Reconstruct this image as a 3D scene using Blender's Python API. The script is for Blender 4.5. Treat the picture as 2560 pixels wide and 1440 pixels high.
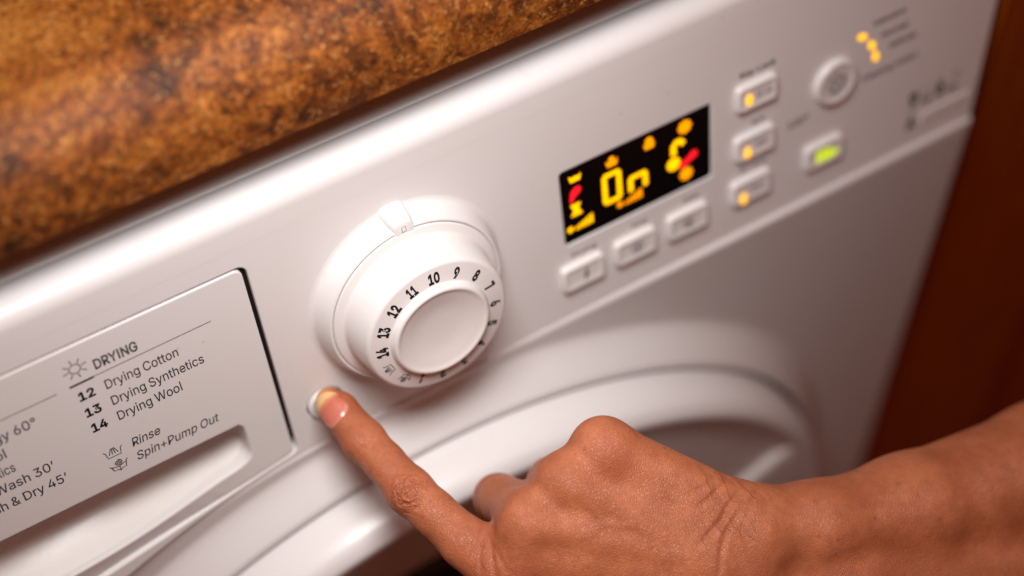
import bpy, bmesh, math, random, json
import numpy as np
from mathutils import Matrix, Vector

for _o in list(bpy.data.objects):
    bpy.data.objects.remove(_o)
SC = bpy.context.scene
COL = SC.collection
MM = 0.001
random.seed(7)

# ------------------------------------------------------------------ camera
CAMX = Vector((0.851654, -0.524086, -0.004409))     # camera right
CAMY = Vector((-0.416889, -0.672311, -0.611720))    # camera down
CAMZ = Vector((0.317629, 0.522812, -0.791062))      # camera forward
CAMP = Vector((-149.734, -310.586, 453.097)) * MM
cd = bpy.data.cameras.new('camera')
cam = bpy.data.objects.new('camera', cd)
COL.objects.link(cam)
cd.sensor_width = 36.0
cd.lens = 55.55
cd.clip_start = 0.01
cd.clip_end = 50
cd.dof.use_dof = True
cd.dof.focus_distance = 0.542
cd.dof.aperture_fstop = 2.9
m3 = Matrix((CAMX, -CAMY, -CAMZ)).transposed()
cam.matrix_world = Matrix.Translation(CAMP) @ m3.to_4x4()
SC.camera = cam

# ------------------------------------------------------------------ world and lamps (an indoor close-up)
W = bpy.data.worlds.new('World')
SC.world = W
W.use_nodes = True
W.node_tree.nodes['Background'].inputs['Color'].default_value = (1.0, 0.25, 0.125, 1)
W.node_tree.nodes['Background'].inputs['Strength'].default_value = 0.15

def area(name, loc, target, power, sx, sy, color, spread=92):
    ld = bpy.data.lights.new(name, 'AREA')
    ld.shape = 'RECTANGLE'
    ld.size, ld.size_y = sx * MM, sy * MM
    ld.energy = power
    ld.color = color
    ld.spread = math.radians(spread)
    lo = bpy.data.objects.new(name, ld)
    COL.objects.link(lo)
    lo.location = Vector(loc) * MM
    lo.rotation_euler = (Vector(target) * MM - lo.location).to_track_quat('-Z', 'Y').to_euler()
    return lo
area('softbox_lamp', (-60, -130, 432), (5, -10, -45), 0.74, 170, 140, (1.0, 0.965, 0.955))

SC.view_settings.view_transform = 'Standard'
SC.view_settings.look = 'None'
SC.view_settings.exposure = 0
SC.view_settings.gamma = 1
SC.view_settings.use_curve_mapping = False

# ------------------------------------------------------------------ materials
class NT:
    """small helper around a material's node tree"""
    def __init__(self, name):
        self.m = bpy.data.materials.new(name)
        self.m.use_nodes = True
        self.t = self.m.node_tree
        self.b = self.t.nodes['Principled BSDF']
    def n(self, typ, **kw):
        x = self.t.nodes.new('ShaderNode' + typ)
        for k, v in kw.items():
            if k.startswith('i_'):
                self.inp(x, k[2:].replace('_', ' '), v)
            else:
                setattr(x, k, v)
        return x
    def inp(self, x, key, v):
        s = x.inputs[int(key)] if key.isdigit() else x.inputs[key]
        if isinstance(v, bpy.types.NodeSocket):
            self.t.links.new(v, s)
        else:
            s.default_value = v
    def set(self, **kw):
        for k, v in kw.items():
            self.inp(self.b, k.replace('_', ' '), v)
    def coord(self):
        return self.n('TexCoord').outputs['Object']
    def noise(self, vec, scale, detail=3, rough=0.5, dist=0.0):
        x = self.n('TexNoise', i_Scale=scale, i_Detail=detail, i_Roughness=rough, i_Distortion=dist)
        self.inp(x, 'Vector', vec)
        return x.outputs['Fac']
    def voro(self, vec, scale, feature='F1', out='Distance', rand=1.0):
        x = self.n('TexVoronoi', feature=feature, i_Scale=scale, i_Randomness=rand)
        self.inp(x, 'Vector', vec)
        return x.outputs[out]
    def ramp(self, fac, stops):
        x = self.n('ValToRGB')
        self.inp(x, 'Fac', fac)
        e = x.color_ramp.elements
        while len(e) < len(stops):
            e.new(0.5)
        for el, (p, c) in zip(e, stops):
            el.position = p
            el.color = (c, c, c, 1) if isinstance(c, (int, float)) else (*c, 1)
        return x.outputs['Color']
    def mix(self, fac, a, b, mode='MIX'):
        x = self.n('Mix', data_type='RGBA', blend_type=mode)
        self.inp(x, '0', fac)
        for k, v in (('6', a), ('7', b)):
            if isinstance(v, tuple) and len(v) == 3:
                v = (*v, 1)
            self.inp(x, k, v)
        return x.outputs[2]
    def math(self, op, a, b=0.0, clamp=False):
        x = self.n('Math', operation=op, use_clamp=clamp)
        self.inp(x, '0', a)
        self.inp(x, '1', b)
        return x.outputs[0]
    def bump(self, h, strength, dist, normal=None):
        x = self.n('Bump', i_Strength=strength, i_Distance=dist)
        self.inp(x, 'Height', h)
        if normal is not None:
            self.inp(x, 'Normal', normal)
        return x.outputs['Normal']

def white_plastic(name, col, rough, specks=True, stain=0.35):
    t = NT(name)
    v = t.coord()
    c = t.mix(t.ramp(t.noise(v, 14, 4), [(0.35, 0.0), (0.75, 0.35)]), col, tuple(a * b for a, b in zip(col, (0.95, 0.92, 0.88))))
    if specks:
        d = t.voro(v, 95)
        keep = t.math('GREATER_THAN', t.noise(v, 26, 1), 0.56)
        sp = t.math('MULTIPLY', t.ramp(d, [(0.0, 1.0), (0.03, 0.7), (0.05, 0.0)]), keep)
        c = t.mix(t.math('MULTIPLY', sp, 0.6), c, (0.22, 0.16, 0.11))
        st = t.ramp(t.noise(v, 60, 5, 0.7), [(0.66, 0.0), (0.80, 0.5)])
        c = t.mix(t.math('MULTIPLY', st, stain), c, (0.55, 0.40, 0.22))
    t.set(Base_Color=c, Roughness=t.math('ADD', t.math('MULTIPLY', t.noise(v, 40, 4), 0.14), rough - 0.07), Specular_IOR_Level=0.5)
    t.set(Normal=t.bump(t.noise(v, 900, 2), 0.04, 0.0004))
    return t.m

M_WHITE = white_plastic('white_plastic', (0.80, 0.785, 0.775), 0.36)
M_KNOB = white_plastic('white_knob_plastic', (0.82, 0.805, 0.79), 0.33, specks=False)
M_DOOR = white_plastic('white_door_plastic', (0.80, 0.785, 0.775), 0.30, specks=False)
M_METAL = white_plastic('white_enamel', (0.74, 0.725, 0.715), 0.34, specks=False)
M_TRAY = white_plastic('white_tray_plastic', (0.80, 0.78, 0.75), 0.15, stain=0.9)

def simple(name, col, rough, spec=0.5, emis=None, es=0.0):
    t = NT(name)
    v = t.coord()
    t.set(Base_Color=t.mix(t.noise(v, 300, 2), col, tuple(c * 0.85 for c in col)), Roughness=rough, Specular_IOR_Level=spec)
    if emis:
        t.set(Emission_Color=(*emis, 1), Emission_Strength=es)
    return t.m
M_INK = simple('black_ink', (0.012, 0.011, 0.012), 0.5, 0.3)
M_INK_GREY = simple('grey_ink', (0.10, 0.09, 0.095), 0.55, 0.3)
M_INK_SOFT = simple('soft_grey_ink', (0.20, 0.175, 0.17), 0.55, 0.3)
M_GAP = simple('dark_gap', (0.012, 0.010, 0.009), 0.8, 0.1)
M_GLASS = simple('black_display_glass', (0.004, 0.003, 0.003), 0.22, 0.25)
M_DOORGLASS = simple('dark_door_glass', (0.012, 0.008, 0.006), 0.12, 0.5)
M_YEL = simple('lit_yellow_segment', (0.3, 0.15, 0.0), 0.5, 0.2, (1.0, 0.45, 0.0), 1.8)
M_ORA = simple('lit_amber_symbol', (0.3, 0.12, 0.0), 0.5, 0.2, (1.0, 0.29, 0.0), 1.5)
M_RED = simple('lit_red_symbol', (0.3, 0.0, 0.01), 0.5, 0.2, (1.0, 0.012, 0.02), 1.2)
M_LED = simple('lit_amber_lamp', (0.4, 0.2, 0.02), 0.5, 0.2, (1.0, 0.47, 0.0), 1.6)
M_GREEN = simple('lit_green_symbol', (0.2, 0.3, 0.0), 0.5, 0.2, (0.52, 0.62, 0.0), 1.15)
M_FLOOR = simple('dark_floor_tile', (0.05, 0.035, 0.025), 0.5)

def counter_mat():
    t = NT('brown_stone_laminate')
    v = t.coord()
    big = t.noise(v, 22, 6, 0.62, 0.6)
    mid = t.noise(v, 150, 7, 0.72, 0.6)
    fine = t.noise(v, 560, 5, 0.78, 0.4)
    c = t.ramp(t.math('ADD', t.math('MULTIPLY', big, 0.5), t.math('MULTIPLY', mid, 0.5)),
               [(0.38, (0.026, 0.007, 0.002)), (0.45, (0.13, 0.033, 0.005)), (0.51, (0.30, 0.083, 0.010)), (0.60, (0.50, 0.190, 0.032))])
    c = t.mix(t.ramp(fine, [(0.47, 0.0), (0.60, 0.78)]), c, (0.034, 0.011, 0.003))
    c = t.mix(t.ramp(t.noise(v, 450, 4, 0.8, 0.3), [(0.57, 0.0), (0.69, 0.85)]), c, (0.72, 0.36, 0.11))
    dark = t.ramp(t.voro(v, 60), [(0.05, 0.45), (0.25, 0.0)])
    c = t.mix(t.math('MULTIPLY', dark, t.ramp(t.noise(v, 35, 2), [(0.5, 0.0), (0.62, 1.0)])), c, (0.02, 0.008, 0.004))
    t.set(Base_Color=c, Roughness=0.58, Specular_IOR_Level=0.22)
    t.set(Normal=t.bump(fine, 0.12, 0.0006))
    return t.m
M_COUNTER = counter_mat()

def wood_mat():
    t = NT('dark_cherry_wood')
    v = t.coord()
    mp = t.n('Mapping', i_Scale=(26, 26, 1.6))
    t.inp(mp, 'Vector', v)
    g = t.noise(mp.outputs[0], 3.0, 6, 0.6, 1.2)
    c = t.ramp(g, [(0.30, (0.21, 0.034, 0.003)), (0.52, (0.37, 0.078, 0.004)), (0.72, (0.26, 0.042, 0.004))])
    t.set(Base_Color=c, Roughness=0.42, Specular_IOR_Level=0.35)
    t.set(Normal=t.bump(g, 0.08, 0.0005))
    return t.m
M_WOOD = wood_mat()

# the control panel leans back by 10.2 degrees about the seam under it; parts on it are drawn upright and tilted
_ph = math.atan(0.18)
TILT = Matrix.Translation((0, 0, -55 * MM)) @ Matrix.Rotation(-_ph, 4, 'X') @ Matrix.Translation((0, 0, 55 * MM))
FRAME = [None]

# ------------------------------------------------------------------ mesh helpers (millimetres in, metres out)
def mesh_obj(name, verts, faces, mat, parent=None, smooth=False, recalc=True):
    me = bpy.data.meshes.new(name)
    me.from_pydata([(a * MM, b * MM, c * MM) for a, b, c in verts], [], faces)
    if recalc:
        bm = bmesh.new()
        bm.from_mesh(me)
        bmesh.ops.recalc_face_normals(bm, faces=bm.faces)
        bm.to_mesh(me)
        bm.free()
    if FRAME[0] is not None:
        me.transform(FRAME[0])
    if mat:
        me.materials.append(mat)
    if smooth:
        me.polygons.foreach_set('use_smooth', [True] * len(me.polygons))
    me.update()
    o = bpy.data.objects.new(name, me)
    COL.objects.link(o)
    if parent:
        o.parent = parent
    return o

def empty(name, loc=(0, 0, 0)):
    o = bpy.data.objects.new(name, None)
    o.empty_display_size = 0.02
    COL.objects.link(o)
    return o

def tag(o, label=None, cat=None, kind=None, group=None):
    for k, v in (('label', label), ('category', cat), ('kind', kind), ('group', group)):
        if v:
            o[k] = v
    return o

class MB:
    def __init__(self):
        self.v, self.f = [], []
    def add(self, verts, faces):
        n = len(self.v)
        self.v += [tuple(p) for p in verts]
        self.f += [tuple(i + n for i in f) for f in faces]
    def box(self, x0, x1, y0, y1, z0, z1):
        self.add([(x0, y0, z0), (x1, y0, z0), (x1, y1, z0), (x0, y1, z0), (x0, y0, z1), (x1, y0, z1), (x1, y1, z1), (x0, y1, z1)],
                 [(0, 3, 2, 1), (4, 5, 6, 7), (0, 1, 5, 4), (1, 2, 6, 5), (2, 3, 7, 6), (3, 0, 4, 7)])
    def loops(self, loops, close=True, cap0=False, cap1=False):
        n = len(loops[0])
        vs = [p for l in loops for p in l]
        fs = []
        for i in range(len(loops) - 1):
            for j in range(n if close else n - 1):
                k = (j + 1) % n
                fs.append((i * n + j, i * n + k, (i + 1) * n + k, (i + 1) * n + j))
        if cap0:
            fs.append(tuple(range(n))[::-1])
        if cap1:
            fs.append(tuple((len(loops) - 1) * n + j for j in range(n)))
        self.add(vs, fs)
    def obj(self, name, mat, parent=None, smooth=False):
        return mesh_obj(name, self.v, self.f, mat, parent, smooth)

def sharp(o, deg=30):
    o.data.set_sharp_from_angle(angle=math.radians(deg))

def rrect(x0, x1, z0, z1, r, n=6):
    """rounded rectangle, counter-clockwise seen from the front; r is one radius or four (bl, br, tr, tl)"""
    rs = r if isinstance(r, (tuple, list)) else (r,) * 4
    pts = []
    for (cx, cz, a0), q in zip(((x0, z0, 180), (x1, z0, 270), (x1, z1, 0), (x0, z1, 90)), rs):
        sx = 1 if cx == x0 else -1
        sz = 1 if cz == z0 else -1
        for i in range(n + 1):
            a = math.radians(a0 + 90 * i / n)
            pts.append((cx + sx * q + q * math.cos(a), cz + sz * q + q * math.sin(a)))
    return pts

def offset(poly, d):
    """move every point of a counter-clockwise outline inwards by d"""
    out = []
    n = len(poly)
    for i in range(n):
        a, b, c = (Vector(poly[i - 1]), Vector(poly[i]), Vector(poly[(i + 1) % n]))
        e1, e2 = (b - a), (c - b)
        if e1.length < 1e-6: e1 = e2
        if e2.length < 1e-6: e2 = e1
        n1, n2 = Vector((-e1.y, e1.x)).normalized(), Vector((-e2.y, e2.x)).normalized()
        m = n1 + n2
        m = n1 if m.length < 1e-6 else m.normalized()
        k = max(0.4, m.dot(n1))
        p = b + m * (d / k)
        out.append((p.x, p.y))
    return out

def plate(name, outer, holes, y0, y1, r, mat, parent, hole_r=None, n=4):
    """flat plate facing -Y at y0 with rounded front edges, going back to y1, with holes"""
    mb_v, mb_f = [], []
    bm = bmesh.new()
    edges = []
    def ring(pts, y):
        return [bm.verts.new((x * MM, y * MM, z * MM)) for x, z in pts]
    def bridge(a, b):
        for i in range(len(a)):
            j = (i + 1) % len(a)
            try:
                f = bm.faces.new((a[i], a[j], b[j], b[i]))
                f.smooth = True
            except ValueError:
                pass
    def loop(pts, sgn, rr):
        prev = ring(offset(pts, sgn * rr), y0)
        es = []
        for i in range(len(prev)):
            es.append(bm.edges.new((prev[i], prev[(i + 1) % len(prev)])))
        first = prev
        # separate ring for the rounded edge so that the flat front keeps flat shading
        for k in range(0, n + 1):
            a = math.pi / 2 * k / n
            cur = ring(offset(pts, sgn * rr * (1 - math.sin(a))), y0 + rr * (1 - math.cos(a)))
            if k > 0:
                bridge(prevr, cur)
            prevr = cur
        bridge(prevr, ring(pts, y1))
        return es
    edges += loop(outer, 1, r)
    for h in holes:
        edges += loop(h, -1, hole_r if hole_r is not None else r)
    bmesh.ops.triangle_fill(bm, use_beauty=True, use_dissolve=False, edges=edges, normal=(0, -1, 0))
    for f in bm.faces:
        if not f.smooth:
            f.normal_update()
    bmesh.ops.recalc_face_normals(bm, faces=[f for f in bm.faces if f.smooth])
    for f in bm.faces:
        if not f.smooth and f.normal.y > 0:
            f.normal_flip()
    me = bpy.data.meshes.new(name)
    bm.to_mesh(me)
    bm.free()
    if FRAME[0] is not None:
        me.transform(FRAME[0])
    me.materials.append(mat)
    o = bpy.data.objects.new(name, me)
    COL.objects.link(o)
    o.parent = parent
    return o

def lathe(name, prof, mat, parent, c=(0, 0), n=96, smooth=True, caps=False, angle=28):
    """profile of (radius, height) turned about an axis along -Y through x, z = c; height points to the viewer"""
    vs, fs = [], []
    idx = []
    for r, h in prof:
        if r < 1e-6:
            idx.append([len(vs)])
            vs.append((c[0], -h, c[1]))
        else:
            row = []
            for i in range(n):
                a = 2 * math.pi * i / n
                row.append(len(vs))
                vs.append((c[0] + r * math.sin(a), -h, c[1] + r * math.cos(a)))
            idx.append(row)
    for a, b in zip(idx[:-1], idx[1:]):
        for i in range(n):
            j = (i + 1) % n
            if len(a) == 1:
                fs.append((a[0], b[i], b[j]))
            elif len(b) == 1:
                fs.append((a[i], b[0], a[j]))
            else:
                fs.append((a[i], b[i], b[j], a[j]))
    o = mesh_obj(name, vs, fs, mat, parent, smooth)
    if smooth:
        sharp(o, angle)
    return o

def fillet(pts, rads, n=6):
    """round the corners of an open polyline"""
    out = [pts[0]]
    for i in range(1, len(pts) - 1):
        p0, p, p1 = Vector(pts[i - 1]), Vector(pts[i]), Vector(pts[i + 1])
        r = rads[i] if isinstance(rads, (list, tuple)) else rads
        d0, d1 = (p0 - p), (p1 - p)
        l = min(r, d0.length * 0.48, d1.length * 0.48)
        if l < 1e-6:
            out.append(pts[i])
            continue
        a, b = p + d0.normalized() * l, p + d1.normalized() * l
        for k in range(n + 1):
            t = k / n
            q = a * (1 - t) ** 2 + p * 2 * t * (1 - t) + b * t ** 2
            out.append((q.x, q.y))
    out.append(pts[-1])
    return out

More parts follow.
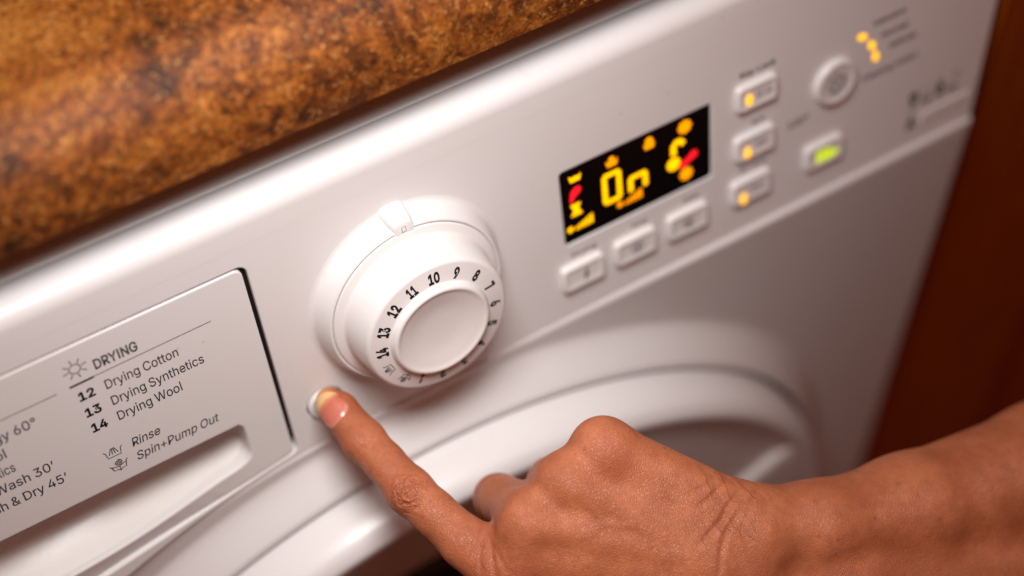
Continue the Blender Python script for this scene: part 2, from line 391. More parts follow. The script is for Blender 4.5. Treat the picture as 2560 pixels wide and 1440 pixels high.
# ---- lettering and line symbols, flat print just proud of its surface
GLYPHS = json.loads(r'''{"A":[480,[[16,0,201,509,276,509,463,0,395,0,287,302,264,372,232,478,245,478,213,371,191,302,85,0],[110,142,110,199,370,199,370,142]]],"B":[456,[[60,0,60,509,241,509,274,507,304,501,329,491,359,469,381,442,394,410,398,374,395,344,387,320,356,286,315,267,315,262,339,257,363,245,385,227,402,203,414,173,418,136,413,100,400,67,377,39,344,18,317,8,284,2,247,0],[125,57,245,57,281,60,309,67,330,80,349,105,355,137,352,161,342,184,327,203,306,218,279,228,248,231,125,231],[125,285,238,285,288,296,308,309,323,326,333,348,336,372,330,403,313,429,283,446,240,452,125,452]]],"C":[510,[[267,-7,225,-3,186,7,150,25,119,49,92,79,70,115,53,157,44,203,40,254,44,305,53,352,70,393,92,429,119,459,150,484,186,501,225,512,267,516,340,504,373,490,402,471,427,447,448,418,463,385,473,348,408,348,389,395,357,428,315,449,267,456,237,453,209,445,184,432,161,414,141,391,125,364,113,332,106,295,103,254,106,213,113,177,125,145,141,117,161,94,184,76,210,63,237,56,267,53,315,60,357,81,389,114,408,160,473,160,463,124,448,91,428,62,402,38,373,19,341,5,305,-4]]],"D":[502,[[219,0,96,0,96,57,215,57,254,60,288,68,318,81,343,99,363,122,379,149,390,181,397,216,399,255,397,294,390,329,379,361,364,388,344,410,320,428,291,441,258,449,221,452,93,452,93,509,225,509,273,505,315,495,353,478,385,455,412,426,433,391,449,351,458,306,462,255,458,205,449,159,433,119,411,83,384,54,351,31,312,14,268,3],[125,509,125,0,60,0,60,509]]],"E":[419,[[60,0,60,509,372,509,372,452,125,452,125,286,355,286,355,229,125,229,125,57,375,57,375,0]]],"G":[520,[[269,-7,225,-3,185,7,149,25,118,49,91,79,69,116,53,157,43,203,40,254,43,305,53,352,69,393,91,429,117,459,149,484,184,501,223,512,265,516,304,513,340,504,374,489,403,469,429,445,449,416,465,384,474,349,408,349,387,393,356,427,315,448,265,456,236,453,209,445,183,432,160,414,141,392,125,364,113,332,106,295,103,254,106,213,113,177,125,145,141,117,161,95,184,76,210,63,238,56,269,53,309,57,345,71,374,93,396,123,407,147,413,173,415,202,434,199,283,199,283,256,478,256,478,200,475,160,466,124,451,91,431,62,406,38,377,19,344,5,308,-4]]],"I":[225,[[80,0,80,509,145,509,145,0]]],"K":[467,[[104,145,104,216,139,261,174,303,212,344,364,509,448,509,231,276,228,276],[60,0,60,509,125,509,125,334,124,225,125,193,125,0],[372,0,188,259,228,309,449,0]]],"L":[393,[[60,0,60,509,125,509,125,57,361,57,361,0]]],"N":[523,[[60,0,60,509,136,509,343,183,363,151,388,107,414,55,405,54,401,108,399,157,399,195,399,509,463,509,463,0,387,0,202,290,177,331,148,381,108,452,119,454,122,384,124,328,125,291,125,0]]],"O":[533,[[267,-7,225,-3,186,7,150,25,119,49,92,79,70,115,53,157,44,203,40,254,44,305,53,352,70,393,92,429,119,459,150,484,186,501,225,512,267,516,309,512,348,501,384,484,415,459,442,429,464,393,480,352,490,305,493,254,490,203,480,157,464,115,442,79,415,49,384,25,348,7,309,-3],[267,53,296,55,324,63,349,76,372,94,392,116,408,144,420,176,428,213,430,254,428,295,420,332,408,365,392,392,372,415,349,433,324,446,296,453,267,456,237,453,210,445,184,433,161,415,142,392,125,364,113,332,106,295,103,254,106,213,113,176,125,144,142,117,161,94,184,76,210,63,237,55]]],"P":[445,[[60,0,60,509,235,509,272,506,305,499,332,487,356,471,375,452,390,430,400,404,407,377,409,348,407,318,400,291,390,265,375,243,356,223,332,207,305,195,272,188,235,186,109,186,109,242,233,242,269,246,297,256,318,272,333,294,342,319,344,348,342,376,333,402,318,423,297,439,268,449,232,452,125,452,125,0]]],"Q":[533,[[245,159,313,159,369,85,384,65,468,-48,401,-48,346,27,331,46],[267,-7,225,-3,186,7,150,25,119,49,92,79,70,115,53,157,44,203,40,254,44,305,53,352,70,393,92,429,119,459,150,484,186,501,225,512,267,516,309,512,348,501,384,484,415,459,442,429,464,393,480,352,490,305,493,254,490,203,480,157,464,115,442,79,415,49,384,25,348,7,309,-3],[267,53,296,55,324,63,349,76,372,94,392,116,408,144,420,176,428,213,430,254,428,295,420,332,408,365,392,392,372,415,349,433,324,446,296,453,267,456,237,453,210,445,184,433,161,415,142,392,125,364,113,332,106,295,103,254,106,213,113,176,125,144,142,117,161,94,184,76,210,63,237,55]]],"R":[449,[[60,0,60,509,236,509,273,506,305,500,333,489,367,465,390,433,401,408,407,381,409,352,407,323,401,296,390,271,367,240,333,217,305,206,273,200,236,198,96,198,96,255,234,255,269,258,298,267,319,281,334,300,342,324,345,352,342,380,334,405,319,425,298,440,269,449,233,452,125,452,125,0],[353,0,230,229,303,229,428,0]]],"S":[447,[[224,-9,188,-7,156,-1,128,9,102,23,81,40,64,60,51,83,42,109,38,137,104,137,110,110,123,88,142,71,166,59,224,49,257,52,286,60,311,74,329,92,341,114,346,139,342,161,332,179,296,205,245,222,184,239,145,253,112,269,86,289,67,313,56,341,52,372,58,413,75,448,92,468,113,484,138,498,165,508,195,514,227,516,259,514,289,508,316,498,351,476,377,449,394,415,401,378,337,378,326,412,302,437,280,449,254,456,225,459,194,456,167,448,145,435,129,418,118,398,115,376,119,352,131,334,169,308,212,293,264,279,312,264,359,238,395,198,405,171,408,139,403,99,386,64,370,43,349,25,323,11,294,0,261,-7]]],"T":[449,[[32,452,32,509,417,509,417,452,257,452,257,0,193,0,193,452]]],"W":[686,[[155,0,16,509,82,509,163,196,175,145,187,94,197,40,189,40,200,94,211,145,224,196,306,509,380,509,462,196,474,145,486,94,497,40,488,40,499,94,510,145,523,196,603,509,670,509,530,0,455,0,368,323,351,391,336,475,350,475,335,395,318,323,230,0]]],"Y":[472,[[203,0,203,208,16,509,91,509,192,344,222,292,250,230,224,230,251,293,280,344,381,509,455,509,268,208,268,0]]],"a":[389,[[160,-9,126,-5,94,5,68,22,48,45,35,73,30,108,34,138,43,161,58,179,78,193,125,211,178,220,234,227,265,235,273,243,276,255,276,257,267,297,240,322,196,331,149,322,118,301,100,274,41,291,57,322,79,346,104,364,133,375,194,384,239,379,286,360,306,343,322,320,333,290,337,251,337,0,277,0,277,52,272,52,252,25,215,1],[170,45,202,49,228,59,248,74,263,93,272,115,276,138,276,190,259,182,231,176,200,171,175,168,134,159,103,139,95,124,92,105,102,72,130,52]]],"c":[396,[[207,-8,174,-5,144,3,117,16,93,35,72,58,56,85,44,116,37,150,34,187,37,225,44,260,56,291,72,318,93,341,117,360,144,374,174,382,207,384,260,377,305,356,340,322,362,277,303,262,290,289,270,311,242,325,207,330,173,325,145,310,124,287,108,258,99,224,96,187,99,151,108,117,124,89,145,66,173,51,207,46,243,52,271,66,292,89,304,117,363,102,341,56,306,21,261,-1]]],"d":[424,[[195,-8,165,-6,137,3,111,16,89,34,70,57,55,84,43,116,36,151,34,189,36,227,43,261,55,293,70,320,89,342,112,361,137,374,165,382,196,384,228,381,253,373,287,346,306,319,311,319,311,509,372,509,372,0,313,0,313,59,307,59,287,31,252,4,227,-5],[205,47,236,51,263,65,284,86,299,115,309,150,312,189,309,229,300,263,284,291,263,312,237,325,205,330,172,325,145,311,124,290,108,261,99,227,96,189,99,151,109,117,124,88,145,66,172,51]]],"e":[404,[[212,-8,177,-5,145,3,117,16,92,35,72,58,56,85,44,116,37,150,34,187,36,224,44,258,55,290,71,317,91,340,115,359,142,373,172,382,205,384,266,374,294,361,319,341,341,315,357,282,365,256,370,227,371,194,371,169,75,169,75,221,338,221,310,202,307,237,298,269,283,294,263,314,237,326,205,330,173,326,146,313,125,294,109,270,99,241,96,211,96,178,100,139,110,106,128,80,151,61,179,50,212,46,254,53,285,73,306,105,365,91,353,63,335,39,311,19,283,4,249,-5]]],"h":[410,[[114,227,114,0,53,0,53,509,114,509,114,287,102,287,116,319,132,344,152,362,187,379,227,384,264,380,295,369,321,349,341,321,350,298,355,271,357,240,357,0,296,0,296,235,290,275,273,304,246,323,210,329,184,326,161,317,141,303,126,283,117,257]]],"i":[167,[[53,0,53,379,114,379,114,0],[84,443,67,446,54,455,44,468,41,483,44,499,54,512,67,521,84,524,100,521,114,512,123,499,126,483,123,468,114,455,100,446]]],"k":[381,[[110,137,110,212,121,212,284,379,360,379,184,199,177,199],[53,0,53,509,114,509,114,0],[294,0,148,186,191,229,372,0]]],"l":[178,[[59,0,59,540,119,540,119,0]]],"m":[610,[[53,0,53,379,112,379,112,295,108,295,118,323,132,346,172,376,219,386,257,380,287,361,309,331,321,295,312,295,322,321,337,343,381,375,437,386,468,383,497,372,522,354,541,328,553,296,557,255,557,0,496,0,496,254,490,289,473,313,447,326,419,330,395,328,374,320,345,290,335,247,335,0,274,0,274,260,269,288,253,311,229,326,199,330,158,320,140,307,126,289,117,266,114,238,114,0]]],"n":[410,[[114,227,114,0,53,0,53,379,112,379,112,287,102,287,116,319,132,344,152,362,187,379,227,384,264,380,295,369,321,349,341,321,350,298,355,271,357,240,357,0,296,0,296,235,290,275,273,304,246,323,210,329,184,326,161,317,141,303,126,283,117,257]]],"o":[415,[[207,-8,174,-5,144,3,117,16,93,35,72,58,56,85,44,116,37,150,34,187,37,225,44,260,56,291,72,318,93,341,117,360,144,374,174,382,207,384,241,382,271,374,299,360,323,341,343,318,359,291,371,260,379,225,381,187,379,150,371,116,359,85,343,58,323,35,299,16,271,3,241,-5],[207,46,242,51,270,66,292,89,307,117,316,151,319,187,316,224,307,258,292,287,270,310,242,325,207,330,173,325,145,310,124,287,108,258,99,224,96,187,99,151,108,117,124,89,145,66,173,51]]],"p":[424,[[53,-143,53,379,112,379,112,319,118,319,137,346,171,373,197,381,229,384,259,382,287,374,313,361,335,342,354,320,370,293,381,261,388,227,390,189,388,151,381,116,370,84,355,57,336,34,313,16,288,3,260,-6,229,-8,198,-5,173,4,138,31,118,59,114,59,114,-143],[220,47,253,51,279,66,301,88,316,117,325,151,328,189,325,227,316,261,301,290,280,311,253,325,220,330,188,325,161,312,140,291,125,263,116,229,113,189,116,150,125,115,140,86,162,65,188,51]]],"r":[259,[[53,0,53,379,112,379,112,321,115,321,130,347,152,367,181,380,213,385,229,384,243,384,243,322,230,324,207,326,182,323,159,315,140,301,126,284,117,262,114,237,114,0]]],"s":[365,[[182,-8,145,-5,112,3,84,18,62,38,45,63,36,94,94,107,105,79,124,60,150,49,181,45,217,50,244,62,262,81,268,103,265,121,254,136,237,147,212,155,149,170,118,180,92,192,72,208,53,237,47,274,51,305,65,332,87,354,115,370,149,381,187,384,223,381,254,372,279,358,299,339,324,290,268,277,258,298,243,316,219,328,187,333,156,329,131,317,114,299,109,277,112,258,124,243,172,223,229,209,261,200,287,187,306,171,325,142,331,107,326,75,312,47,290,24,260,6,223,-5]]],"t":[227,[[204,379,204,327,6,327,6,379],[65,471,126,471,126,98,128,76,136,61,150,53,170,50,185,51,202,54,213,2,192,-3,168,-4,138,-1,113,7,92,21,72,52,65,93]]],"u":[410,[[182,-5,146,-1,115,11,89,31,69,59,60,82,54,109,53,139,53,379,114,379,114,144,119,105,137,75,164,56,200,50,226,53,249,62,268,77,283,97,293,122,296,153,296,379,357,379,357,0,298,0,298,92,307,92,294,60,277,35,257,17,222,0]]],"v":[389,[[163,0,17,379,84,379,165,155,187,87,206,21,184,21,203,87,224,155,305,379,371,379,226,0]]],"w":[567,[[138,0,23,379,87,379,133,214,154,137,175,41,165,41,186,135,206,214,252,379,316,379,362,214,382,136,402,41,391,41,413,135,434,214,480,379,545,379,429,0,368,0,319,172,305,225,291,280,277,338,291,338,277,280,263,225,248,172,199,0]]],"y":[389,[[47,-139,61,-86,71,-87,104,-89,130,-74,151,-36,163,-1,17,379,84,379,165,155,187,87,206,21,184,21,202,87,224,155,305,379,371,379,204,-58,177,-107,139,-136,91,-145,65,-143]]],"g":[425,[[207,-151,168,-148,134,-140,82,-110,51,-69,101,-41,122,-66,154,-88,207,-97,249,-92,282,-75,304,-47,311,-6,311,68,306,68,287,41,252,16,227,8,195,5,165,7,138,14,113,27,90,43,71,65,55,90,43,120,36,154,34,191,36,229,43,263,55,293,71,320,90,342,112,361,138,374,166,382,196,384,228,382,253,373,288,346,308,319,313,319,313,379,372,379,372,-9,370,-40,363,-67,350,-90,324,-117,291,-136,265,-144,237,-149],[205,59,237,63,264,75,285,95,300,121,309,154,312,193,309,231,300,264,285,291,264,312,237,325,205,330,172,325,145,312,124,290,109,262,99,229,96,193,99,155,109,123,124,96,145,76,172,63]]],"0":[453,[[227,-7,191,-3,158,7,130,24,105,48,85,77,69,113,57,155,50,202,48,254,50,306,57,353,69,395,85,431,106,461,130,484,159,502,191,512,227,516,262,512,295,502,323,484,348,461,368,431,384,395,396,353,403,306,405,254,403,202,396,155,384,113,368,77,348,48,323,24,295,7,263,-3],[227,50,261,56,290,74,306,92,320,116,330,144,338,176,342,213,344,254,342,295,338,332,330,365,320,393,306,416,290,435,261,453,227,460,192,453,163,435,147,416,134,393,123,365,115,332,111,295,109,254,111,213,115,176,123,144,134,116,147,92,163,74,192,56]]],"1":[453,[[76,0,76,55,391,55,391,0],[276,509,276,0,212,0,212,448,209,448,86,358,86,427,198,509]]],"2":[453,[[64,0,64,47,234,229,282,282,311,327,320,371,317,397,308,419,293,436,273,449,224,460,196,457,172,447,153,433,139,413,130,390,127,362,66,362,68,391,75,418,86,442,111,473,143,496,168,507,196,513,225,516,254,513,281,507,306,497,337,474,361,445,376,411,381,372,371,318,336,259,267,180,153,60,153,57,389,57,389,0]]],"3":[453,[[218,-7,188,-5,159,1,133,10,98,30,70,57,52,91,44,132,109,132,115,107,126,87,144,71,165,59,219,50,275,61,297,74,315,93,325,116,329,145,326,172,316,196,299,217,275,234,242,244,201,248,157,248,157,299,288,448,288,452,70,452,70,509,372,509,372,461,211,278,211,289,247,290,279,286,308,276,333,262,354,244,371,222,383,198,391,173,393,145,390,116,383,90,370,66,354,45,333,27,309,12,281,2,251,-5]]],"4":[453,[[40,105,40,158,247,509,311,509,109,166,109,163,413,163,413,105],[282,0,282,121,282,146,282,318,343,318,343,0]]],"5":[453,[[221,-7,192,-5,165,1,140,11,108,32,83,60,66,93,60,130,122,130,127,108,138,89,173,60,221,50,250,53,276,64,298,82,314,104,324,131,328,162,324,193,314,221,297,244,275,262,248,273,218,277,167,268,128,246,67,253,96,509,366,509,366,452,151,452,134,301,136,301,178,325,229,334,263,330,294,321,321,306,345,285,364,260,379,231,388,199,391,163,388,132,381,102,369,76,352,52,332,32,309,15,282,3,253,-4]]],"6":[453,[[226,-7,196,-4,168,3,142,15,119,31,100,51,84,74,73,101,66,130,64,162,68,199,80,239,137,340,252,509,322,509,151,261,145,261,165,288,196,307,235,314,265,312,291,305,316,295,346,271,370,240,380,215,387,187,389,157,387,127,379,98,368,73,352,50,333,30,310,14,284,3,257,-4],[226,48,254,52,279,63,299,79,314,101,324,128,327,157,324,187,314,213,299,235,279,251,254,262,226,265,198,262,174,252,153,235,138,214,128,188,125,158,128,128,138,102,153,79,174,63,198,52]]],"7":[453,[[97,0,323,448,323,452,62,452,62,509,391,509,391,449,165,0]]],"8":[453,[[226,-7,193,-5,163,1,136,11,101,33,74,62,57,96,52,135,55,166,65,195,81,220,101,241,125,256,153,265,153,267,119,282,93,308,76,342,70,380,75,417,90,450,114,477,146,498,170,508,197,514,226,516,255,514,282,508,306,498,337,477,361,450,377,417,382,380,376,342,359,308,333,282,300,267,300,265,327,256,351,241,372,220,387,195,397,166,401,135,395,96,378,62,352,33,317,11,289,1,259,-5],[226,49,258,52,285,60,307,74,323,91,333,113,337,139,333,165,322,189,305,208,283,223,256,232,226,235,196,232,169,223,147,208,130,189,119,165,115,139,119,113,129,91,145,74,167,60,195,52],[226,290,274,300,293,313,307,330,316,351,319,376,316,399,308,420,294,437,275,449,226,460,177,449,159,437,145,420,136,399,133,376,136,351,145,330,159,313,178,300]]],"9":[453,[[226,516,256,513,285,506,310,494,333,478,352,458,368,434,380,408,387,378,389,347,385,309,373,270,315,168,200,0,130,0,301,248,307,248,287,221,257,202,218,195,188,197,161,203,137,214,106,237,83,269,72,294,66,321,64,352,66,382,73,411,85,436,101,459,120,479,143,494,168,506,196,513],[226,460,199,457,174,446,154,429,138,407,129,381,125,352,129,322,138,295,154,274,174,257,199,247,226,243,254,247,279,257,299,273,314,295,324,321,327,350,324,381,314,407,299,429,279,446,254,457]]],"&":[448,[[197,-7,165,-5,136,1,110,12,78,34,54,62,39,96,34,133,37,163,47,189,85,235,140,279,216,335,237,352,255,375,262,405,258,427,245,445,226,457,201,461,168,453,145,431,137,399,145,363,169,327,204,284,438,0,364,0,171,231,121,293,87,344,78,370,75,398,79,430,91,458,109,481,134,499,165,510,200,513,235,510,266,499,290,482,308,459,320,433,324,404,315,362,291,325,256,293,154,217,110,174,100,154,97,131,100,108,109,87,124,70,143,57,166,49,193,46,223,50,251,59,301,95,321,121,336,151,346,186,349,224,408,224,406,194,403,167,397,144,371,92,345,62,333,47,305,23,271,7,234,-3]]],"+":[453,[[198,34,198,364,255,364,255,34],[61,172,61,226,391,226,391,172]]],"\u00b0":[316,[[158,283,128,287,101,298,77,316,59,340,47,367,43,397,47,428,59,455,77,479,101,497,128,509,158,513,188,509,216,497,239,479,257,455,269,428,273,397,269,367,257,340,239,316,216,298,188,287],[158,334,190,343,213,366,222,397,213,430,190,453,158,462,126,453,103,430,95,397,103,366,126,343]]],"\u2019":[177,[[52,318,82,509,151,509,98,318]]],"-":[453,[[337,244,337,188,114,188,114,244]]]}''')
def glyph_fill(loops, grow):
    """triangulate the outlines of one letter; clockwise outlines are solid, the others are counters"""
    def area2(l):
        return sum(l[i - 1][0] * l[i][1] - l[i][0] * l[i - 1][1] for i in range(len(l)))
    def within(p, l):
        c = False
        for i in range(len(l)):
            (x0, y0), (x1, y1) = l[i - 1], l[i]
            if (y0 > p[1]) != (y1 > p[1]) and p[0] < (x1 - x0) * (p[1] - y0) / (y1 - y0) + x0:
                c = not c
        return c
    def tidy(l):
        o = []
        for p in l:
            if not o or (p[0] - o[-1][0]) ** 2 + (p[1] - o[-1][1]) ** 2 > 60:
                o.append(p)
        if (o[0][0] - o[-1][0]) ** 2 + (o[0][1] - o[-1][1]) ** 2 <= 60:
            o.pop()
        return o
    loops = [tidy(l) for l in loops]
    solid = [l for l in loops if area2(l) < 0]
    holes = [l for l in loops if area2(l) >= 0]
    vs, fs = [], []
    for k, so in enumerate(solid):
        group = [so] + [h for h in holes if within(h[0], so)]
        bm = bmesh.new()
        for l in group:
            vv = [bm.verts.new((x, y, 0)) for x, y in offset(l, grow)]
            for i in range(len(vv)):
                bm.edges.new((vv[i - 1], vv[i]))
        bmesh.ops.triangle_fill(bm, use_beauty=True, use_dissolve=False, edges=bm.edges[:])
        bm.verts.index_update()
        n = len(vs)
        vs += [(v.co.x, v.co.y) for v in bm.verts]
        fs += [tuple(v.index + n for v in f.verts) for f in bm.faces]
        bm.free()
    return vs, fs
def text_geo(body, width=None, height=3.0, bold=0.0, shear=0.0, align='LEFT'):
    """letters of a text as (verts2d, faces); height is the height of a capital in mm"""
    vs, fs, x = [], [], 0.0
    for ch in body:
        if ch == ' ':
            x += 160
            continue
        adv, loops = GLYPHS[ch]
        v, f = glyph_fill([list(zip(l[0::2], l[1::2])) for l in loops], bold * 500)
        n = len(vs)
        vs += [(p + x + q * shear, q) for p, q in v]
        fs += [tuple(i + n for i in t) for t in f]
        x += adv
    v = np.array(vs) * (height / 509.0)
    v[:, 0] -= v[:, 0].min()
    w = v[:, 0].max()
    if width:
        v[:, 0] *= width / w
        w = width
    if align == 'CENTER':
        v[:, 0] -= w / 2
    if align == 'RIGHT':
        v[:, 0] -= w
    return v, fs

def put_flat(geo, x, z, y):
    v, f = geo
    return [(x + a, y, z + b) for a, b in v], f

def stroke_geo(lines, w):
    vs, fs = [], []
    for ln in lines:
        n0 = len(vs)
        pts = [Vector(p) for p in ln]
        for i, p in enumerate(pts):
            a = pts[i - 1] if i > 0 else p
            b = pts[i + 1] if i < len(pts) - 1 else p
            t = (b - a)
            t = t.normalized() if t.length > 1e-9 else Vector((1, 0))
            q = Vector((-t.y, t.x)) * w / 2
            e = Vector((0, 0))
            if i == 0: e = -t * w / 2
            if i == len(pts) - 1: e = t * w / 2
            vs += [tuple(p + q + e), tuple(p - q + e)]
        for i in range(len(pts) - 1):
            fs.append((n0 + 2 * i, n0 + 2 * i + 1, n0 + 2 * i + 3, n0 + 2 * i + 2))
    return np.array(vs), fs

def circle(cx, cz, r, n=24, a0=0, a1=360):
    return [(cx + r * math.cos(math.radians(a0 + (a1 - a0) * i / n)), cz + r * math.sin(math.radians(a0 + (a1 - a0) * i / n))) for i in range(n + 1)]

def disc_geo(cx, cz, r, rz=None, n=24):
    rz = rz or r
    return np.array([(cx + r * math.cos(2 * math.pi * i / n), cz + rz * math.sin(2 * math.pi * i / n)) for i in range(n)]), [tuple(range(n))]

def flat_obj(name, geos, mat, parent, y, x=0, z=0):
    mb = MB()
    for g in geos:
        mb.add(*put_flat(g, x, z, y))
    o = mesh_obj(name, mb.v, mb.f, mat, parent, recalc=False)
    # face the viewer (-Y)
    bm = bmesh.new()
    bm.from_mesh(o.data)
    for f in bm.faces:
        f.normal_update()
        if f.normal.y > 0:
            f.normal_flip()
    bm.to_mesh(o.data)
    bm.free()
    return o

def sm(a, b, x):
    t = min(1.0, max(0.0, (x - a) / (b - a)))
    return t * t * (3 - 2 * t)

# ================================================================== THE WASHING MACHINE
XL, XR = -310.0, 283.0
washer = empty('washing_machine')
tag(washer, 'white washer dryer with a lit amber display, numbered dial and round door', 'washing machine')

def zb(x):
    """lower edge of the control panel: straight, bowing down towards the left under the drawer"""
    if x > -30:
        return -54.0
    if x > -165:
        return -54.0 - 0.0019 * (x + 30) ** 2
    return -54.0 - 0.0019 * 135 ** 2 - 30 * (1 - math.exp(-(-165 - x) / 60))

def xr(z):
    """right edge of the panel; the cabinet below it is straight"""
    return 280.4 + (z + 54) * 0.098 if z > -54 else 277.0

FRAME[0] = TILT
# ---- control panel front with openings for the drawer, the display and the round button
out = [(x, zb(x)) for x in np.linspace(XL, -30, 40)] + [(xr(-54), -54.0), (xr(51), 51.8), (XL, 51.8)]
DRX = -55.2      # right side of the drawer opening
def zd(x):
    """lower edge of the drawer front"""
    return -52.3 - 0.185 * min(max(0.0, -60 - x), 120.0) - 6.0 * (1 - math.exp(-max(0.0, -180 - x) / 40))
def drawer_outline(x0, x1, ztop, dz, r):
    bot = [(x, zd(x) + dz) for x in np.linspace(x0, x1 - r, 30)]
    c = (x1 - r, zd(x1 - r) + dz + r)
    br = [(c[0] + r * math.cos(math.radians(a)), c[1] + r * math.sin(math.radians(a))) for a in range(-75, 1, 15)]
    tr = [(x1 - r + r * math.cos(math.radians(a)), ztop - r + r * math.sin(math.radians(a))) for a in range(0, 91, 15)]
    return bot + br + tr + [(x0, ztop)]
hole_drawer = drawer_outline(-300, -54.9, 42.3, -0.8, 3.6)
hole_disp = rrect(67.5, 136.6, -17.2, 18.9, 1.6)
hole_pow = [(-40.3 + 7.4 * math.cos(a), -35.6 + 7.4 * math.sin(a)) for a in np.linspace(0, 2 * math.pi, 48, endpoint=False)]
plate('control_panel', out, [hole_drawer, hole_disp, hole_pow], 0.0, 9.0, 0.55, M_WHITE, washer)

def extr(name, prof, x0, x1f, mat, endroll=5.0):
    mb = MB()
    xs = [x0] + list(np.linspace(x0 + 20, 250, 12))
    loops = []
    for x in xs:
        loops.append([(x, y, z) for y, z in prof])
    for k in range(6):
        a = math.pi / 2 * k / 5
        loops.append([(x1f(z) - endroll + endroll * math.sin(a), y + endroll * (1 - math.cos(a)), z) for y, z in prof])
    mb.loops(loops, close=False)
    return mb.obj(name, mat, washer, True)
# rolled upper edge of the panel, turning back into the lid behind a hairline seam
FRAME[0] = None
xtop = lambda z: 290.7 + (z - 49.3) * 0.06
S0 = Vector((18.74, 49.34))
K0 = S0 + Vector((0.1772, 0.9842)) * 12.5
shoulder = fillet([tuple(S0 - Vector((0.1772, 0.9842)) * 0.9), tuple(K0), (33.0, 63.2)], 24, 14)
extr('panel_shoulder', shoulder + [(33.4, 62.6)], XL, xtop, M_WHITE)
extr('lid', [(33.5, 62.4), (33.75, 63.1), (34.4, 63.4), (60, 64.5), (560, 66)], XL, xtop, M_WHITE)
FRAME[0] = TILT
# rounded right-hand return of the control panel
mb = MB()
loops = []
for k in range(7):
    a = math.pi / 2 * k / 6
    loops.append([(xr(z) - 5 + 5 * math.sin(a) + (-0.02 if k == 0 else 0), 5 * (1 - math.cos(a)) - (0.03 if k == 0 else 0.0) - 0.02, z) for z in np.linspace(-54, 51, 12)])
loops.append([(xr(z), 60, z) for z in np.linspace(-54, 51, 12)])
mb.loops(loops, close=False)
mb.obj('panel_side', M_WHITE, washer, True)

FRAME[0] = None
# ---- cabinet front: a star-shaped sheet round the door, with a raised surround
DC = (-6.5, -292.5)
RG = 221.5
def boundary(th):
    dx, dz = math.sin(th), math.cos(th)
    lo, hi = RG + 1, 900.0
    inside = lambda r: (XL < DC[0] + r * dx < xr(DC[1] + r * dz)) and (-770 < DC[1] + r * dz < zb(DC[0] + r * dx) + 0.0)
    # first crossing
    r = RG
    while r < hi and inside(r):
        r += 2.0
    a, b = r - 2.0, r
    for _ in range(18):
        m = (a + b) / 2
        if inside(m): a = m
        else: b = m
    return a
nth, nr = 540, 40
vs, fs = [], []
for i in range(nth):
    th = 2 * math.pi * i / nth
    Rb = boundary(th)
    dx, dz = math.sin(th), math.cos(th)
    ext = 0
    row = [(RG - 0.5, 16.0), (RG - 0.5, -13.5)]
    for k in range(nr):
        t = k / (nr - 1)
        R = RG + (Rb - 2.4 - RG) * t ** (1 + 1.2 * sm(10, 160, Rb - RG))
        x, z = DC[0] + R * dx, DC[1] + R * dz
        b0 = 0.6 + 1.5 * sm(10, 170, x)
        h = b0 + 18.2 * (1 - sm(RG - 5, RG + 16, R))
        h -= 1.6 * (1 - sm(RG, RG + 2.2, R))
        edge = min(zb(x) - z if z > -200 else 99, 60)
        q = sm(0.0, 11.0, edge)
        h = b0 + (h - b0) * q
        row.append((R, -h))
    for k in range(1, 7):
        a = math.pi / 2 * k / 6
        row.append((Rb - 2.4 + 2.4 * math.sin(a), -h + 2.4 * (1 - math.cos(a))))
    row.append((Rb, 14.0))
    for R, y in row:
        vs.append((DC[0] + R * dx, y, DC[1] + R * dz))
nn = nr + 9
for i in range(nth):
    j = (i + 1) % nth
    for k in range(nn - 1):
        fs.append((i * nn + k, i * nn + k + 1, j * nn + k + 1, j * nn + k))
o = mesh_obj('cabinet_front', vs, fs, M_METAL, washer, True)
sharp(o, 55)
# body behind the front, feet
mb = MB()
loops = []
for y in (14.0, 555.0):
    loops.append([(XL + 1, y, -770), (275.5, y, -770), (275.5, y, -56), (XL + 1, y, -56)])
mb.loops(loops, True, False, True)
mb.obj('cabinet_body', M_METAL, washer)
mb = MB()
mb.loops([[(XL + 2, 24, -56), (276, 24, -56), (276, 40, 50), (XL + 2, 40, 50)], [(XL + 2, 555, -56), (276, 555, -56), (276, 555, 60), (XL + 2, 555, 60)]], True, False, True)
mb.obj('panel_back', M_METAL, washer)
for fx, fy in ((-270, 60), (170, 60), (-270, 500), (170, 500)):
    o = lathe('foot', [(0, 0), (20, 0), (20, 12), (9, 14), (9, 30), (0, 30)], M_INK_GREY, washer, n=20)
    o.rotation_euler = (-math.pi / 2, 0, 0)
    o.location = Vector((fx, fy, -799.5)) * MM

# ---- round door
rim = fillet([(RG - 2.8, -12), (RG - 3.0, 24), (RG - 5.5, 32), (RG - 10.5, 35.5), (RG - 15, 35.0), (140, 16), (122, 9), (118, 0)], [0, 5, 5, 4, 4, 10, 5, 0], 6)
prof = []
for (r0, h0), (r1, h1) in zip(rim[:-1], rim[1:]):
    n = max(1, int(math.hypot(r1 - r0, h1 - h0) / 5))
    prof += [(r0 + (r1 - r0) * k / n, h0 + (h1 - h0) * k / n) for k in range(n)]
prof.append(rim[-1])
nd = 300
vs, fs = [], []
for i in range(nd):
    th = 360 * i / nd
    for r, h in prof:
        w = sm(RG - 13, RG - 26, r) * sm(128, 150, r)
        sc = 4 * sm(0, 61, th if th < 200 else th - 360) ** 1.3 * (1 - sm(61.5, 64, th if th < 200 else th - 360))
        a = math.radians(th)
        fl = sm(RG - 13, RG - 18, r) * sm(5, 30, th) * (1 - sm(63.5, 66, th)) if th < 180 else 0.0
        hh = h + (34.6 - h) * fl * sm(122, 150, r)
        vs.append((DC[0] + r * math.sin(a), -(hh - w * sc if h > 5 else h), DC[1] + r * math.cos(a)))
np_ = len(prof)
